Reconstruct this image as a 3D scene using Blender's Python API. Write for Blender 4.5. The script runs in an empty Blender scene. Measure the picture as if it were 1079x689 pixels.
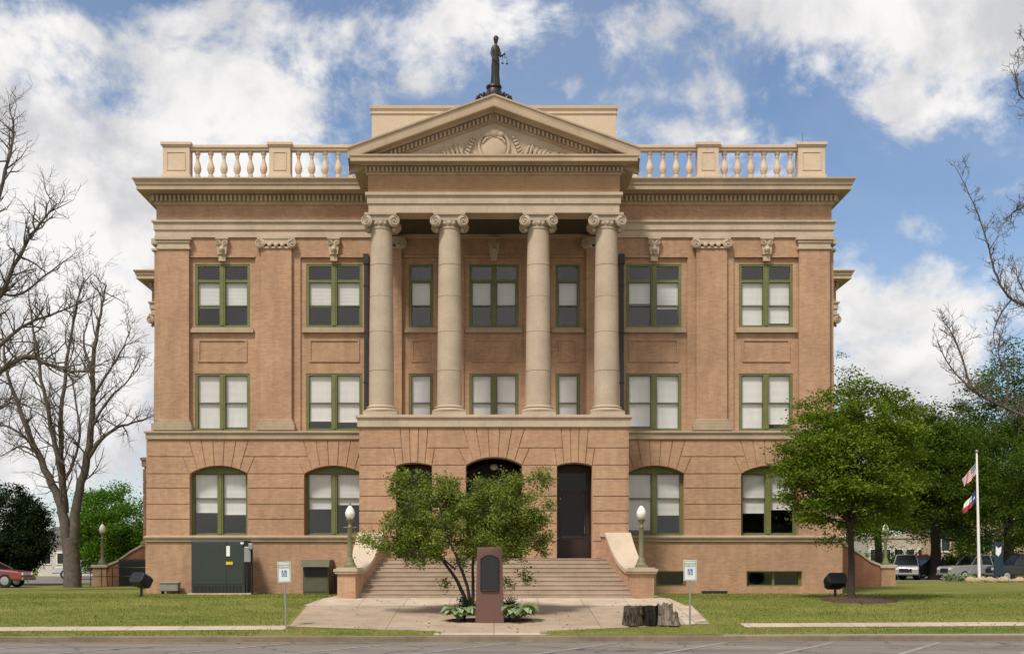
import bpy, math, random
import numpy as np
from math import sin, cos, pi, radians, sqrt
from mathutils import Vector, Matrix, Euler

sc = bpy.context.scene
C = sc.collection
rnd = random.Random(7)

# ------------------------------------------------------------------ camera
# facade plane of the courthouse is y = 0, camera 50 m in front of it
F = 1300.0           # focal length in photo pixels (photo 1079 px wide)
DC = 50.0
EYE = 1.27
cam_d = bpy.data.cameras.new('camera')
cam = bpy.data.objects.new('camera', cam_d); C.objects.link(cam)
cam.location = (0, -DC, EYE)
cam.rotation_euler = (radians(90), 0, 0)
cam_d.sensor_fit = 'HORIZONTAL'
cam_d.sensor_width = 36
cam_d.lens = 36 * F / 1079
cam_d.shift_x = (539.5 - 520.5) / 1079
cam_d.shift_y = (592 - 344.5) / 1079
cam_d.clip_end = 3000
sc.camera = cam

# ------------------------------------------------------------------ light
SUN_DIR = Vector((-0.30, -0.50, 0.84)).normalized()      # towards the sun
SUN_EL = math.asin(SUN_DIR.z)
SUN_ROT = math.atan2(SUN_DIR.x, SUN_DIR.y)
sd = bpy.data.lights.new('sun', 'SUN')
sd.energy = 2.1; sd.angle = radians(10); sd.color = (1.0, 0.93, 0.83)
so = bpy.data.objects.new('sun', sd); C.objects.link(so)
so.rotation_euler = SUN_DIR.to_track_quat('Z', 'Y').to_euler()
so.location = (-20, -40, 60)

world = bpy.data.worlds.new('World'); sc.world = world
world.use_nodes = True
SKY_STRENGTH = 0.075
sc.view_settings.view_transform = 'Standard'
sc.view_settings.look = 'None'
sc.view_settings.gamma = 1
sc.view_settings.use_curve_mapping = False
sc.view_settings.exposure = 0.84


class NT:
    """small node-tree helper"""
    def __init__(s, tree):
        s.t = tree; s.n = tree.nodes; s.l = tree.links

    def node(s, typ, ins=None, **kw):
        n = s.n.new(typ)
        for k, v in kw.items():
            setattr(n, k, v)
        for k, v in (ins or {}).items():
            s.put(n.inputs[k], v)
        return n

    def put(s, sock, v):
        if isinstance(v, bpy.types.NodeSocket):
            s.l.new(v, sock)
        elif isinstance(v, bpy.types.Node):
            s.l.new(v.outputs[0], sock)
        else:
            if hasattr(sock.default_value, '__len__') and not hasattr(v, '__len__'):
                v = [v] * len(sock.default_value)
            if hasattr(v, '__len__') and len(v) == 3 and len(sock.default_value) == 4:
                v = (*v, 1)
            sock.default_value = v

    def math(s, op, a, b=0.0, clamp=False):
        n = s.n.new('ShaderNodeMath'); n.operation = op; n.use_clamp = clamp
        s.put(n.inputs[0], a); s.put(n.inputs[1], b)
        return n.outputs[0]

    def vmath(s, op, a, b=(0, 0, 0)):
        n = s.n.new('ShaderNodeVectorMath'); n.operation = op
        s.put(n.inputs[0], a); s.put(n.inputs[1], b)
        return n.outputs['Value'] if op == 'LENGTH' else n.outputs[0]

    def mix(s, fac, a, b, blend='MIX'):
        n = s.n.new('ShaderNodeMix'); n.data_type = 'RGBA'; n.blend_type = blend
        s.put(n.inputs[0], fac); s.put(n.inputs[6], a); s.put(n.inputs[7], b)
        return n.outputs[2]

    def noise(s, vec, scale, detail=4, rough=.55, dist=0.0):
        n = s.node('ShaderNodeTexNoise', {'Scale': scale, 'Detail': detail, 'Roughness': rough, 'Distortion': dist})
        if vec is not None:
            s.l.new(vec, n.inputs['Vector'])
        return n.outputs[0]

    def maprange(s, v, a, b, c=0.0, d=1.0, smooth=False):
        n = s.n.new('ShaderNodeMapRange')
        if smooth:
            n.interpolation_type = 'SMOOTHSTEP'
        for i, q in enumerate((v, a, b, c, d)):
            s.put(n.inputs[i], q)
        return n.outputs[0]


def build_world():
    w = NT(world.node_tree)
    w.n.clear()
    sky = w.node('ShaderNodeTexSky', sky_type='NISHITA', sun_disc=False, sun_elevation=SUN_EL, sun_rotation=SUN_ROT,
                 altitude=200, air_density=1.0, dust_density=0.6, ozone_density=1.6)
    tc = w.node('ShaderNodeTexCoord')
    d = tc.outputs['Generated']
    sep = w.node('ShaderNodeSeparateXYZ', {0: d})
    ay = w.math('MAXIMUM', w.math('ABSOLUTE', sep.outputs[1]), 0.12)
    u = w.math('DIVIDE', sep.outputs[0], ay)
    v = w.math('DIVIDE', sep.outputs[2], ay)
    uv = w.node('ShaderNodeCombineXYZ', {0: u, 1: v, 2: 0.0}).outputs[0]
    nv = w.vmath('MULTIPLY', d, (1.0, 1.0, 1.2))
    big = w.noise(nv, 9.0, 9, .62, .35)
    fine = w.noise(nv, 17.0, 8, .62, .2)
    tiny = w.noise(nv, 46.0, 6, .62, .3)
    nz = w.math('ADD', w.math('ADD', w.math('MULTIPLY', big, .62), w.math('MULTIPLY', fine, .28)), w.math('MULTIPLY', tiny, .10))
    nz = w.math('ADD', w.math('MULTIPLY', w.math('SUBTRACT', nz, .5), 2.0), .475)
    # cloud banks: (u, v, radius u, radius v, weight), world directions on the sky
    banks = [
        (-.345, .300, .22, .125, .40), (-.25, .265, .15, .08, .28), (-.30, .17, .16, .10, .30), (-.20, .30, .09, .05, .16), (-.36, .42, .12, .03, .22),
        (-.26, .445, .11, .022, .22), (-.38, .10, .12, .09, .25), (-.225, .39, .10, .03, .12), (-.14, .355, .05, .03, .12),
        (.28, .425, .12, .050, .26), (.235, .455, .08, .03, .2), (.375, .445, .10, .05, .22), (.335, .36, .05, .03, .22),
        (.192, .378, .035, .020, .26), (.115, .425, .045, .028, .17), (.325, .163, .085, .065, .38), (.42, .20, .07, .05, .22),
        (.40, .30, .04, .012, .20), (.36, .27, .03, .015, .18), (-.033, .452, .03, .035, .18), (.062, .386, .016, .014, .2),
        (-.065, .388, .035, .022, .15), (.17, .345, .055, .018, .22), (.325, .375, .03, .018, .2), (.0, .10, .6, .06, .16), (-.12, .42, .16, .05, .10), (.05, .33, .12, .06, .10), (.10, .445, .10, .03, .10), (.26, .30, .10, .05, .10),
    ]
    tot = None
    for (bu, bv, ru, rv, wt) in banks:
        q = w.vmath('MULTIPLY', w.vmath('SUBTRACT', uv, (bu, bv, 0)), (1 / ru, 1 / rv, 0))
        m = w.maprange(w.vmath('LENGTH', q), 0.0, 1.5, wt, 0.0, True)
        tot = m if tot is None else w.math('ADD', tot, m)
    tot = w.math('MINIMUM', tot, .42)
    dens = w.math('ADD', w.math('ADD', nz, tot), w.maprange(sep.outputs[1], .05, -.25, 0, .40))  # last term adds unseen cloud behind the camera to whiten the ambient light
    mask = w.maprange(dens, .515, .80, 0, 1, True)
    shade = w.noise(w.vmath('ADD', nv, (0.05, 0.0, -0.10)), 8.0, 7, .6, .3)
    sh = w.maprange(shade, .40, .66, 0, 1, True)
    white = w.mix(sh, (7.2, 7.05, 6.9), (4.7, 4.74, 4.95))
    k = 0.075 / SKY_STRENGTH
    white = w.vmath('MULTIPLY', white, (k, k, k))
    skyc = w.vmath('MULTIPLY', sky.outputs[0], (.86, .91, .96))
    # thin veil of high cloud
    veil = w.maprange(w.noise(nv, 3.0, 5, .6, .8), .35, .75, .0, .20)
    skyc = w.mix(veil, skyc, (5.2 * k, 5.5 * k, 6.2 * k))
    col = w.mix(mask, skyc, white)
    bg = w.node('ShaderNodeBackground', {'Color': col, 'Strength': SKY_STRENGTH})
    out = w.node('ShaderNodeOutputWorld')
    w.l.new(bg.outputs[0], out.inputs[0])


build_world()

# ------------------------------------------------------------------ materials
MATS = {}


def new_mat(name):
    m = bpy.data.materials.new(name); m.use_nodes = True
    t = NT(m.node_tree); t.n.clear()
    out = t.node('ShaderNodeOutputMaterial')
    return m, t, out


def simple(name, col, rough=.7, var=.12, scale=4.0, bump=.0, metal=0.0, bscale=40.0, detail=5):
    """plain coloured surface with a little uneven tone"""
    if name in MATS:
        return MATS[name]
    m, t, out = new_mat(name)
    tc = t.node('ShaderNodeTexCoord').outputs['Object']
    n = t.noise(tc, scale, detail, .6)
    f = t.maprange(n, .3, .7, 1 - var, 1 + var)
    c = t.vmath('MULTIPLY', t.node('ShaderNodeRGB').outputs[0], f)
    t.n[-1].inputs  # keep
    rgb = [x for x in t.n if x.type == 'RGB'][0]
    rgb.outputs[0].default_value = (*col, 1)
    b = t.node('ShaderNodeBsdfPrincipled', {'Base Color': c, 'Roughness': rough, 'Metallic': metal})
    if bump:
        bn = t.node('ShaderNodeBump', {'Strength': bump, 'Distance': .02, 'Height': t.noise(tc, bscale, 4, .6)})
        t.l.new(bn.outputs[0], b.inputs['Normal'])
    t.l.new(b.outputs[0], out.inputs[0])
    MATS[name] = m
    return m


def brick_mat(name, c1, c2, cm, var=.2):
    m, t, out = new_mat(name)
    tc = t.node('ShaderNodeTexCoord').outputs['Object']
    s = t.node('ShaderNodeSeparateXYZ', {0: tc})
    uu = t.math('ADD', s.outputs[0], s.outputs[1])
    vec = t.node('ShaderNodeCombineXYZ', {0: uu, 1: s.outputs[2], 2: 0.0}).outputs[0]
    br = t.node('ShaderNodeTexBrick', {'Vector': vec, 'Color1': c1, 'Color2': c2, 'Mortar': cm, 'Scale': 1.0,
                                       'Mortar Size': .006, 'Mortar Smooth': .2, 'Bias': .0, 'Brick Width': .21, 'Row Height': .070})
    big = t.noise(tc, .45, 5, .6)
    mid = t.noise(t.vmath('MULTIPLY', tc, (2.2, 2.2, .5)), 1.6, 6, .65)
    f = t.math('MULTIPLY', t.maprange(big, .3, .7, 1 - var * .6, 1 + var * .6), t.maprange(mid, .28, .72, 1 - var * .8, 1 + var * .5))
    c = t.vmath('MULTIPLY', br.outputs[0], f)
    # weather streaks
    st = t.noise(t.vmath('MULTIPLY', tc, (5.0, 5.0, .35)), 1.4, 6, .7)
    c = t.mix(t.maprange(st, .58, .80, 0, .38), c, (.17, .115, .075))
    pt = t.noise(t.vmath('MULTIPLY', tc, (.8, .8, .5)), 1.0, 7, .7)
    c = t.mix(t.maprange(pt, .56, .72, 0, .30), c, (.49, .35, .235))
    c = t.mix(t.maprange(t.noise(t.vmath('MULTIPLY', tc, (1.3, 1.3, .16)), 1.1, 8, .75), .56, .74, 0, .34), c, (.20, .125, .075))
    b = t.node('ShaderNodeBsdfPrincipled', {'Base Color': c, 'Roughness': .9, 'Specular IOR Level': .2})
    bn = t.node('ShaderNodeBump', {'Strength': .35, 'Distance': .012, 'Height': br.outputs[1]}, invert=True)
    t.l.new(bn.outputs[0], b.inputs['Normal'])
    t.l.new(b.outputs[0], out.inputs[0])
    return m


BRICK = brick_mat('tan_brick', (.462, .282, .174), (.380, .222, .136), (.45, .32, .22))
BRICK_SMOOTH = brick_mat('tan_frieze_brick', (.445, .268, .150), (.40, .238, .130), (.42, .29, .18), .12)
BRICK_RED = brick_mat('red_brick', (.33, .15, .085), (.28, .12, .07), (.33, .21, .14))


def stone_mat(name, col, var=.16, streak=.35):
    m, t, out = new_mat(name)
    tc = t.node('ShaderNodeTexCoord').outputs['Object']
    f = t.math('MULTIPLY', t.maprange(t.noise(tc, .9, 6, .65), .3, .7, 1 - var, 1 + var), t.maprange(t.noise(tc, 14, 4, .6), .3, .7, .93, 1.06))
    c = t.vmath('MULTIPLY', col, f)
    st = t.noise(t.vmath('MULTIPLY', tc, (4.0, 4.0, .3)), 1.7, 7, .7)
    c = t.mix(t.maprange(st, .54, .82, 0, streak), c, (.17, .135, .10))
    b = t.node('ShaderNodeBsdfPrincipled', {'Base Color': c, 'Roughness': .88, 'Specular IOR Level': .25})
    bn = t.node('ShaderNodeBump', {'Strength': .15, 'Distance': .02, 'Height': t.noise(tc, 30, 5, .6)})
    t.l.new(bn.outputs[0], b.inputs['Normal'])
    t.l.new(b.outputs[0], out.inputs[0])
    return m


STONE = stone_mat('limestone', (.475, .380, .280))
STONE_COL = stone_mat('column_limestone', (.440, .358, .268), .13, .28)
STONE_TRIM = stone_mat('cornice_terracotta', (.440, .338, .235))
STONE_BELT = stone_mat('belt_stone', (.385, .298, .210), .16, .4)
STUCCO = stone_mat('attic_stucco', (.57, .455, .335), .08, .2)
STEP = stone_mat('step_concrete', (.37, .285, .215), .2, .4)
CAP = stone_mat('cheek_cap_stone', (.50, .41, .31), .15, .3)
GREEN = simple('olive_window_paint', (.138, .147, .045), .55, .15, 3)
SASH = simple('grey_green_sash', (.125, .130, .075), .55, .1)
LAMP_GREEN = simple('verdigris_olive_iron', (.17, .165, .085), .6, .2, 8)
GLOBE = simple('white_lamp_glass', (.80, .78, .70), .35, .03)
BLIND = None
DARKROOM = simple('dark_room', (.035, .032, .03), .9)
WOOD = simple('dark_red_door_wood', (.034, .016, .012), .5, .2, 6)
BLACK = simple('black_metal', (.012, .013, .016), .5)
PIPE = simple('dark_green_pipe', (.020, .021, .019), .5)
BRONZE = simple('dark_bronze', (.035, .028, .022), .45, .3, 5, metal=.4)
CABINET = simple('dark_green_cabinet', (.028, .040, .034), .45, .1)
OLIVE_BOX = simple('olive_cabinet', (.085, .085, .048), .55, .15)
GREY_METAL = simple('galvanised_metal', (.33, .34, .34), .45, .1, metal=.5)
GREY_BOX = simple('grey_box_paint', (.22, .22, .20), .6)
WHITE = simple('white_paint', (.80, .80, .78), .5, .03)
SIGN_WHITE = simple('sign_white', (.66, .69, .66), .5, .04)
SIGN_GREEN = simple('sign_green', (.03, .16, .09), .5)
SIGN_BLUE = simple('sign_blue', (.10, .20, .38), .5)
NAVY = simple('navy_sign_blue', (.008, .030, .060), .5)
YELLOW = simple('yellow_label', (.65, .45, .04), .5)
GRANITE = simple('red_granite', (.132, .064, .050), .55, .25, 60, .1, detail=6)
PLAQUE = simple('dark_bronze_plaque', (.013, .013, .014), .6, .2, 30, .6, metal=.0, bscale=22)
KERB = stone_mat('kerb_concrete', (.215, .165, .118), .3, .7)
MULCH = simple('brown_mulch', (.070, .036, .022), .95, .45, 14, .8, bscale=18)
BARK = simple('grey_brown_bark', (.110, .090, .073), .95, .3, 6, .9, bscale=14)
BARK_DARK = simple('dark_bark', (.045, .034, .026), .95, .3, 8, .9, bscale=18)
TWIG = simple('grey_twig_bark', (.115, .090, .068), .95, .25, 3)
ROOF = simple('roof_membrane', (.30, .27, .23), .9)
TANROCK = simple('tan_rock', (.42, .32, .20), .9, .3, 5, .8, bscale=8)
TYRE = simple('tyre_rubber', (.015, .015, .016), .85)
CHROME = simple('silver_wheel', (.5, .5, .5), .3, metal=.8)
SLATE = simple('far_roof', (.12, .10, .09), .8)


def glass_mat(name='window_glass', base=.08):
    m, t, out = new_mat(name)
    lw_ = t.node('ShaderNodeLayerWeight', {'Blend': .5})
    fr = t.math('ADD', base, t.math('MULTIPLY', .92, t.math('POWER', lw_.outputs['Facing'], 5.0)))
    tr = t.node('ShaderNodeBsdfTransparent', {'Color': (1, 1, 1)})
    tc = t.node('ShaderNodeTexCoord').outputs['Object']
    bn = t.node('ShaderNodeBump', {'Strength': .05, 'Distance': .02, 'Height': t.noise(tc, .9, 1, .5)})
    gl = t.node('ShaderNodeBsdfGlossy', {'Color': (1.0, .97, .93), 'Roughness': .06, 'Normal': bn.outputs[0]})
    mx = t.node('ShaderNodeMixShader', {0: fr})
    t.l.new(tr.outputs[0], mx.inputs[1]); t.l.new(gl.outputs[0], mx.inputs[2])
    t.l.new(mx.outputs[0], out.inputs[0])
    return m


GLASS = glass_mat()
DOOR_GLASS = glass_mat('dark_door_glass', .025)


def blind_mat():
    m, t, out = new_mat('white_roller_blind')
    oi = t.node('ShaderNodeObjectInfo')
    tc = t.node('ShaderNodeTexCoord').outputs['Object']
    f = t.math('MULTIPLY', t.maprange(oi.outputs['Random'], 0, 1, .86, 1.0), t.maprange(t.noise(t.vmath('MULTIPLY', tc, (3.0, 1, .5)), 2.0, 4, .6), .3, .7, .92, 1.04))
    c = t.vmath('MULTIPLY', (.67, .665, .64), f)
    b = t.node('ShaderNodeBsdfPrincipled', {'Base Color': c, 'Roughness': .85})
    t.l.new(b.outputs[0], out.inputs[0])
    return m


BLIND = blind_mat()
CARGLASS = simple('tinted_car_glass', (.02, .024, .028), .08)


def paint(name, col):
    m = simple(name, col, .28, .02)
    m.node_tree.nodes['Principled BSDF'].inputs['Coat Weight'].default_value = .5
    return m


def leaf_mat(name, c_dark, c_mid, c_light):
    m, t, out = new_mat(name)
    g = t.node('ShaderNodeNewGeometry')
    r = t.node('ShaderNodeValToRGB', {0: g.outputs['Random Per Island']})
    e = r.color_ramp.elements
    e[0].color = (*c_dark, 1); e[1].color = (*c_light, 1)
    x = e.new(.5); x.color = (*c_mid, 1)
    tc = t.node('ShaderNodeTexCoord').outputs['Object']
    c = t.vmath('MULTIPLY', r.outputs[0], t.maprange(t.noise(tc, 1.1, 4), .3, .7, .72, 1.25))
    d = t.node('ShaderNodeBsdfPrincipled', {'Base Color': c, 'Roughness': .6, 'Specular IOR Level': .12})
    tl = t.node('ShaderNodeBsdfTranslucent', {'Color': t.vmath('MULTIPLY', c, (1.25, 1.5, .6))})
    mx = t.node('ShaderNodeMixShader', {0: .3})
    t.l.new(d.outputs[0], mx.inputs[1]); t.l.new(tl.outputs[0], mx.inputs[2])
    t.l.new(mx.outputs[0], out.inputs[0])
    return m


LEAF_OAK = leaf_mat('oak_leaf', (.062, .104, .008), (.112, .168, .012), (.20, .262, .030))
LEAF_SHRUB = leaf_mat('mountain_laurel_leaf', (.078, .116, .015), (.145, .190, .030), (.28, .31, .075))
LEAF_FAR = leaf_mat('live_oak_leaf', (.034, .064, .006), (.058, .100, .009), (.105, .150, .016))
LEAF_BRIGHT = leaf_mat('bright_leaf', (.045, .110, .006), (.080, .170, .010), (.130, .230, .020))
LEAF_DARK = leaf_mat('magnolia_leaf', (.008, .020, .008), (.014, .030, .010), (.026, .046, .014))
LEAF_HOSTA = leaf_mat('grey_green_leaf', (.17, .23, .12), (.31, .37, .22), (.46, .50, .36))
GRASS_BLADE = leaf_mat('grass_blade', (.105, .152, .022), (.158, .202, .032), (.30, .285, .085))


def lawn_mat():
    m, t, out = new_mat('lawn_grass')
    tc = t.node('ShaderNodeTexCoord').outputs['Object']
    a = t.noise(t.vmath('MULTIPLY', tc, (.5, 1.2, 1)), .55, 6, .65)
    b = t.noise(tc, 3.2, 6, .7)
    c = t.noise(tc, 45, 3, .7)
    col = t.mix(t.maprange(a, .35, .68), (.116, .162, .025), (.262, .255, .070))
    col = t.mix(t.maprange(b, .46, .72, 0, .8), col, (.30, .235, .100))
    col = t.vmath('MULTIPLY', col, t.maprange(c, .25, .75, .55, 1.35))
    p = t.node('ShaderNodeBsdfPrincipled', {'Base Color': col, 'Roughness': .95, 'Specular IOR Level': .1})
    bn = t.node('ShaderNodeBump', {'Strength': .8, 'Distance': .04, 'Height': c})
    t.l.new(bn.outputs[0], p.inputs['Normal'])
    t.l.new(p.outputs[0], out.inputs[0])
    return m


def asphalt_mat(name, base):
    m, t, out = new_mat(name)
    tc = t.node('ShaderNodeTexCoord').outputs['Object']
    a = t.noise(t.vmath('MULTIPLY', tc, (.25, 1.0, 1)), .8, 7, .65)
    c = t.noise(tc, 55, 3, .7)
    col = t.vmath('MULTIPLY', base, t.math('MULTIPLY', t.maprange(a, .3, .7, .74, 1.26), t.maprange(c, .3, .7, .8, 1.2)))
    st = t.noise(tc, .55, 6, .7, .4)
    col = t.mix(t.maprange(st, .56, .70, 0, .5), col, (.075, .066, .060))
    wv = t.node('ShaderNodeVectorMath', operation='ADD')
    t.put(wv.inputs[0], tc)
    nn = t.node('ShaderNodeTexNoise', {'Scale': 1.3, 'Detail': 4.0}); t.l.new(tc, nn.inputs['Vector'])
    t.put(wv.inputs[1], nn.outputs[1])
    vo = t.node('ShaderNodeTexVoronoi', {'Scale': .33}, feature='DISTANCE_TO_EDGE'); t.l.new(wv.outputs[0], vo.inputs['Vector'])
    col = t.mix(t.maprange(vo.outputs[0], .004, .014, .75, 0), col, (.045, .040, .037))
    p = t.node('ShaderNodeBsdfPrincipled', {'Base Color': col, 'Roughness': .9, 'Specular IOR Level': .2})
    bn = t.node('ShaderNodeBump', {'Strength': .4, 'Distance': .01, 'Height': c})
    t.l.new(bn.outputs[0], p.inputs['Normal'])
    t.l.new(p.outputs[0], out.inputs[0])
    return m


def paving_mat(name, col, w, h):
    """poured concrete or aggregate with dark expansion joints and old stains"""
    m, t, out = new_mat(name)
    tc = t.node('ShaderNodeTexCoord').outputs['Object']
    br = t.node('ShaderNodeTexBrick', {'Vector': tc, 'Color1': tuple(1.05 * q for q in col), 'Color2': tuple(.93 * q for q in col), 'Mortar': tuple(.45 * q for q in col), 'Scale': 1.0,
                                       'Mortar Size': .012, 'Mortar Smooth': .1, 'Bias': 0.0, 'Brick Width': w, 'Row Height': h}, offset=0.0)
    f = t.math('MULTIPLY', t.maprange(t.noise(tc, 1.2, 8, .68), .3, .7, .80, 1.16), t.maprange(t.noise(tc, 60, 4, .7), .3, .7, .86, 1.14))
    c = t.vmath('MULTIPLY', br.outputs[0], f)
    c = t.mix(t.maprange(t.noise(tc, .7, 7, .72, .5), .56, .74, 0, .45), c, (.13, .10, .078))
    p = t.node('ShaderNodeBsdfPrincipled', {'Base Color': c, 'Roughness': .92, 'Specular IOR Level': .2})
    bn = t.node('ShaderNodeBump', {'Strength': .3, 'Distance': .01, 'Height': t.noise(tc, 60, 5, .6)})
    t.l.new(bn.outputs[0], p.inputs['Normal'])
    t.l.new(p.outputs[0], out.inputs[0])
    return m


def worn_paint_mat():
    m, t, out = new_mat('worn_white_line')
    tc = t.node('ShaderNodeTexCoord').outputs['Object']
    n = t.noise(tc, 5, 8, .75)
    col = t.mix(t.maprange(n, .38, .62), (.37, .335, .30), (.20, .175, .155))
    p = t.node('ShaderNodeBsdfPrincipled', {'Base Color': col, 'Roughness': .85})
    t.l.new(p.outputs[0], out.inputs[0])
    return m


CONCRETE = paving_mat('pale_concrete_slabs', (.50, .41, .31), 1.5, 40.0)
AGGREGATE = paving_mat('tan_aggregate_slabs', (.385, .295, .215), 3.1, 2.3)
LAWN = lawn_mat()
ASPHALT = asphalt_mat('grey_asphalt', (.205, .178, .156))
LINE = worn_paint_mat()


# ------------------------------------------------------------------ mesh helpers
def wx(px, y):
    """x of the photo column px for something standing at depth y"""
    return (px - 520.5) * (DC + y) / F


def wz(py, y):
    return EYE + (592 - py) * (DC + y) / F


class MB:
    def __init__(s):
        s.v = []; s.f = []

    def add(s, vs, fs):
        o = len(s.v)
        s.v += [tuple(p) for p in vs]
        s.f += [tuple(i + o for i in q) for q in fs]
        return s

    def box(s, x0, x1, y0, y1, z0, z1, M=None):
        vs = [(x, y, z) for z in (z0, z1) for y in (y0, y1) for x in (x0, x1)]
        if M is not None:
            vs = [M @ Vector(p) for p in vs]
        return s.add(vs, [(0, 2, 3, 1), (4, 5, 7, 6), (0, 1, 5, 4), (2, 6, 7, 3), (0, 4, 6, 2), (1, 3, 7, 5)])

    def prism(s, poly, y0, y1):
        """polygon in x,z (counter-clockwise seen from -y) swept from y0 to y1"""
        n = len(poly)
        vs = [(x, y0, z) for x, z in poly] + [(x, y1, z) for x, z in poly]
        fs = [tuple(range(n)), tuple(range(2 * n - 1, n - 1, -1))]
        fs += [(i, i + n, (i + 1) % n + n, (i + 1) % n) for i in range(n)]
        return s.add(vs, fs)

    def plan(s, poly, z0, z1):
        """polygon in x,y (counter-clockwise from above) swept from z0 to z1"""
        n = len(poly)
        vs = [(x, y, z0) for x, y in poly] + [(x, y, z1) for x, y in poly]
        fs = [tuple(range(n - 1, -1, -1)), tuple(range(n, 2 * n))]
        fs += [(i, (i + 1) % n, (i + 1) % n + n, i + n) for i in range(n)]
        return s.add(vs, fs)

    def ring(s, x0, x1, y0, y1, prof, close=True):
        """moulding that runs round a rectangle: prof = [(out, z)] from bottom to top"""
        vs = []
        for o, z in prof:
            vs += [(x0 - o, y0 - o, z), (x1 + o, y0 - o, z), (x1 + o, y1 + o, z), (x0 - o, y1 + o, z)]
        fs = []
        for k in range(len(prof) - 1):
            for i in range(4):
                j = (i + 1) % 4
                fs.append((4 * k + i, 4 * k + j, 4 * k + 4 + j, 4 * k + 4 + i))
        if close:
            k = 4 * (len(prof) - 1)
            fs += [(3, 2, 1, 0), (k, k + 1, k + 2, k + 3)]
        return s.add(vs, fs)

    def lathe(s, prof, c=(0, 0, 0), n=24, M=None, sx=1.0, sy=1.0):
        """prof = [(r, z)]"""
        vs = []
        for r, z in prof:
            for i in range(n):
                a = 2 * pi * i / n
                p = Vector((r * cos(a) * sx, r * sin(a) * sy, z))
                if M is not None:
                    p = M @ p
                vs.append((p.x + c[0], p.y + c[1], p.z + c[2]))
        fs = []
        for k in range(len(prof) - 1):
            for i in range(n):
                j = (i + 1) % n
                fs.append((k * n + i, k * n + j, k * n + n + j, k * n + n + i))
        fs.append(tuple(range(n - 1, -1, -1)))
        k = (len(prof) - 1) * n
        fs.append(tuple(range(k, k + n)))
        return s.add(vs, fs)

    def ball(s, c, r, n=12, m=8, M=None):
        prof = [(max(1e-4, cos(t)), sin(t)) for t in [pi * (i / m - .5) for i in range(m + 1)]]
        rr = r if hasattr(r, '__len__') else (r, r, r)
        D = Matrix.Diagonal((*rr, 1))
        return s.lathe(prof, c, n, (M @ D if M is not None else D))

    def tube(s, pts, rad, n=6, cap=True):
        pts = [Vector(p) for p in pts]
        if not hasattr(rad, '__len__'):
            rad = [rad] * len(pts)
        vs = []; fs = []
        up = Vector((0, 0, 1))
        prev = None
        for k, p in enumerate(pts):
            t = (pts[min(k + 1, len(pts) - 1)] - pts[max(k - 1, 0)])
            t = t.normalized() if t.length > 1e-9 else Vector((0, 0, 1))
            if prev is None:
                a = t.cross(up if abs(t.z) < .9 else Vector((1, 0, 0))).normalized()
            else:
                a = (prev - t * prev.dot(t))
                a = a.normalized() if a.length > 1e-6 else t.orthogonal().normalized()
            b = t.cross(a); prev = a
            for i in range(n):
                q = 2 * pi * i / n
                vs.append(p + (a * cos(q) + b * sin(q)) * rad[k])
        for k in range(len(pts) - 1):
            for i in range(n):
                j = (i + 1) % n
                fs.append((k * n + i, k * n + j, k * n + n + j, k * n + n + i))
        if cap:
            fs.append(tuple(range(n - 1, -1, -1)))
            k = (len(pts) - 1) * n
            fs.append(tuple(range(k, k + n)))
        return s.add(vs, fs)

    def build(s, name, mat, parent=None, smooth=None, bevel=0.0, loc=None):
        me = bpy.data.meshes.new(name)
        me.from_pydata(s.v, [], s.f)
        me.validate(verbose=False)
        if mat is not None:
            me.materials.append(mat)
        if smooth is not None:
            me.polygons.foreach_set('use_smooth', [True] * len(me.polygons))
            me.set_sharp_from_angle(angle=radians(smooth))
        me.update()
        o = bpy.data.objects.new(name, me); C.objects.link(o)
        if parent is not None:
            o.parent = parent
        if loc is not None:
            o.location = loc
        if bevel:
            b = o.modifiers.new('bevel', 'BEVEL'); b.width = bevel; b.segments = 2; b.limit_method = 'ANGLE'
        return o


def np_mesh(name, verts, quads, mat, parent=None):
    me = bpy.data.meshes.new(name)
    verts = np.asarray(verts, dtype=np.float32).reshape(-1, 3)
    quads = np.asarray(quads, dtype=np.int32)
    n, k = quads.shape
    me.vertices.add(len(verts)); me.vertices.foreach_set('co', verts.ravel())
    me.loops.add(n * k); me.loops.foreach_set('vertex_index', quads.ravel())
    me.polygons.add(n)
    me.polygons.foreach_set('loop_start', np.arange(0, n * k, k, dtype=np.int32))
    me.polygons.foreach_set('loop_total', np.full(n, k, dtype=np.int32))
    me.update(calc_edges=True)
    me.materials.append(mat)
    o = bpy.data.objects.new(name, me); C.objects.link(o)
    if parent is not None:
        o.parent = parent
    return o


def tag(o, label=None, cat=None, group=None, kind=None):
    if label: o['label'] = label
    if cat: o['category'] = cat
    if group: o['group'] = group
    if kind: o['kind'] = kind
    return o


def thing(name, label, cat, loc=(0, 0, 0), rz=0.0, group=None):
    o = bpy.data.objects.new(name, None); C.objects.link(o)
    o.empty_display_size = .2
    o.location = loc; o.rotation_euler = (0, 0, rz)
    return tag(o, label, cat, group)


def dup(root, loc, rz=0.0, label=None):
    r = root.copy(); C.objects.link(r); r.location = loc; r.rotation_euler = (0, 0, rz)
    if label: r['label'] = label
    for ch in list(root.children):
        c = ch.copy(); C.objects.link(c); c.parent = r
        for g in list(ch.children):
            d = g.copy(); C.objects.link(d); d.parent = c
    return r


# ------------------------------------------------------------------ the ground
YF = -7.0            # the lawn is level up to here, then falls to the kerb
SLOPE = .086
STREET = -.925


def kerb_y(x): return -16.0 + .025 * x
def walk_y0(x): return -14.55 + .036 * x      # street edge of the sidewalk
def walk_y1(x): return walk_y0(x) + .85


def gz(y):
    return 0.0 if y >= YF else (y - YF) * SLOPE


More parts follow.
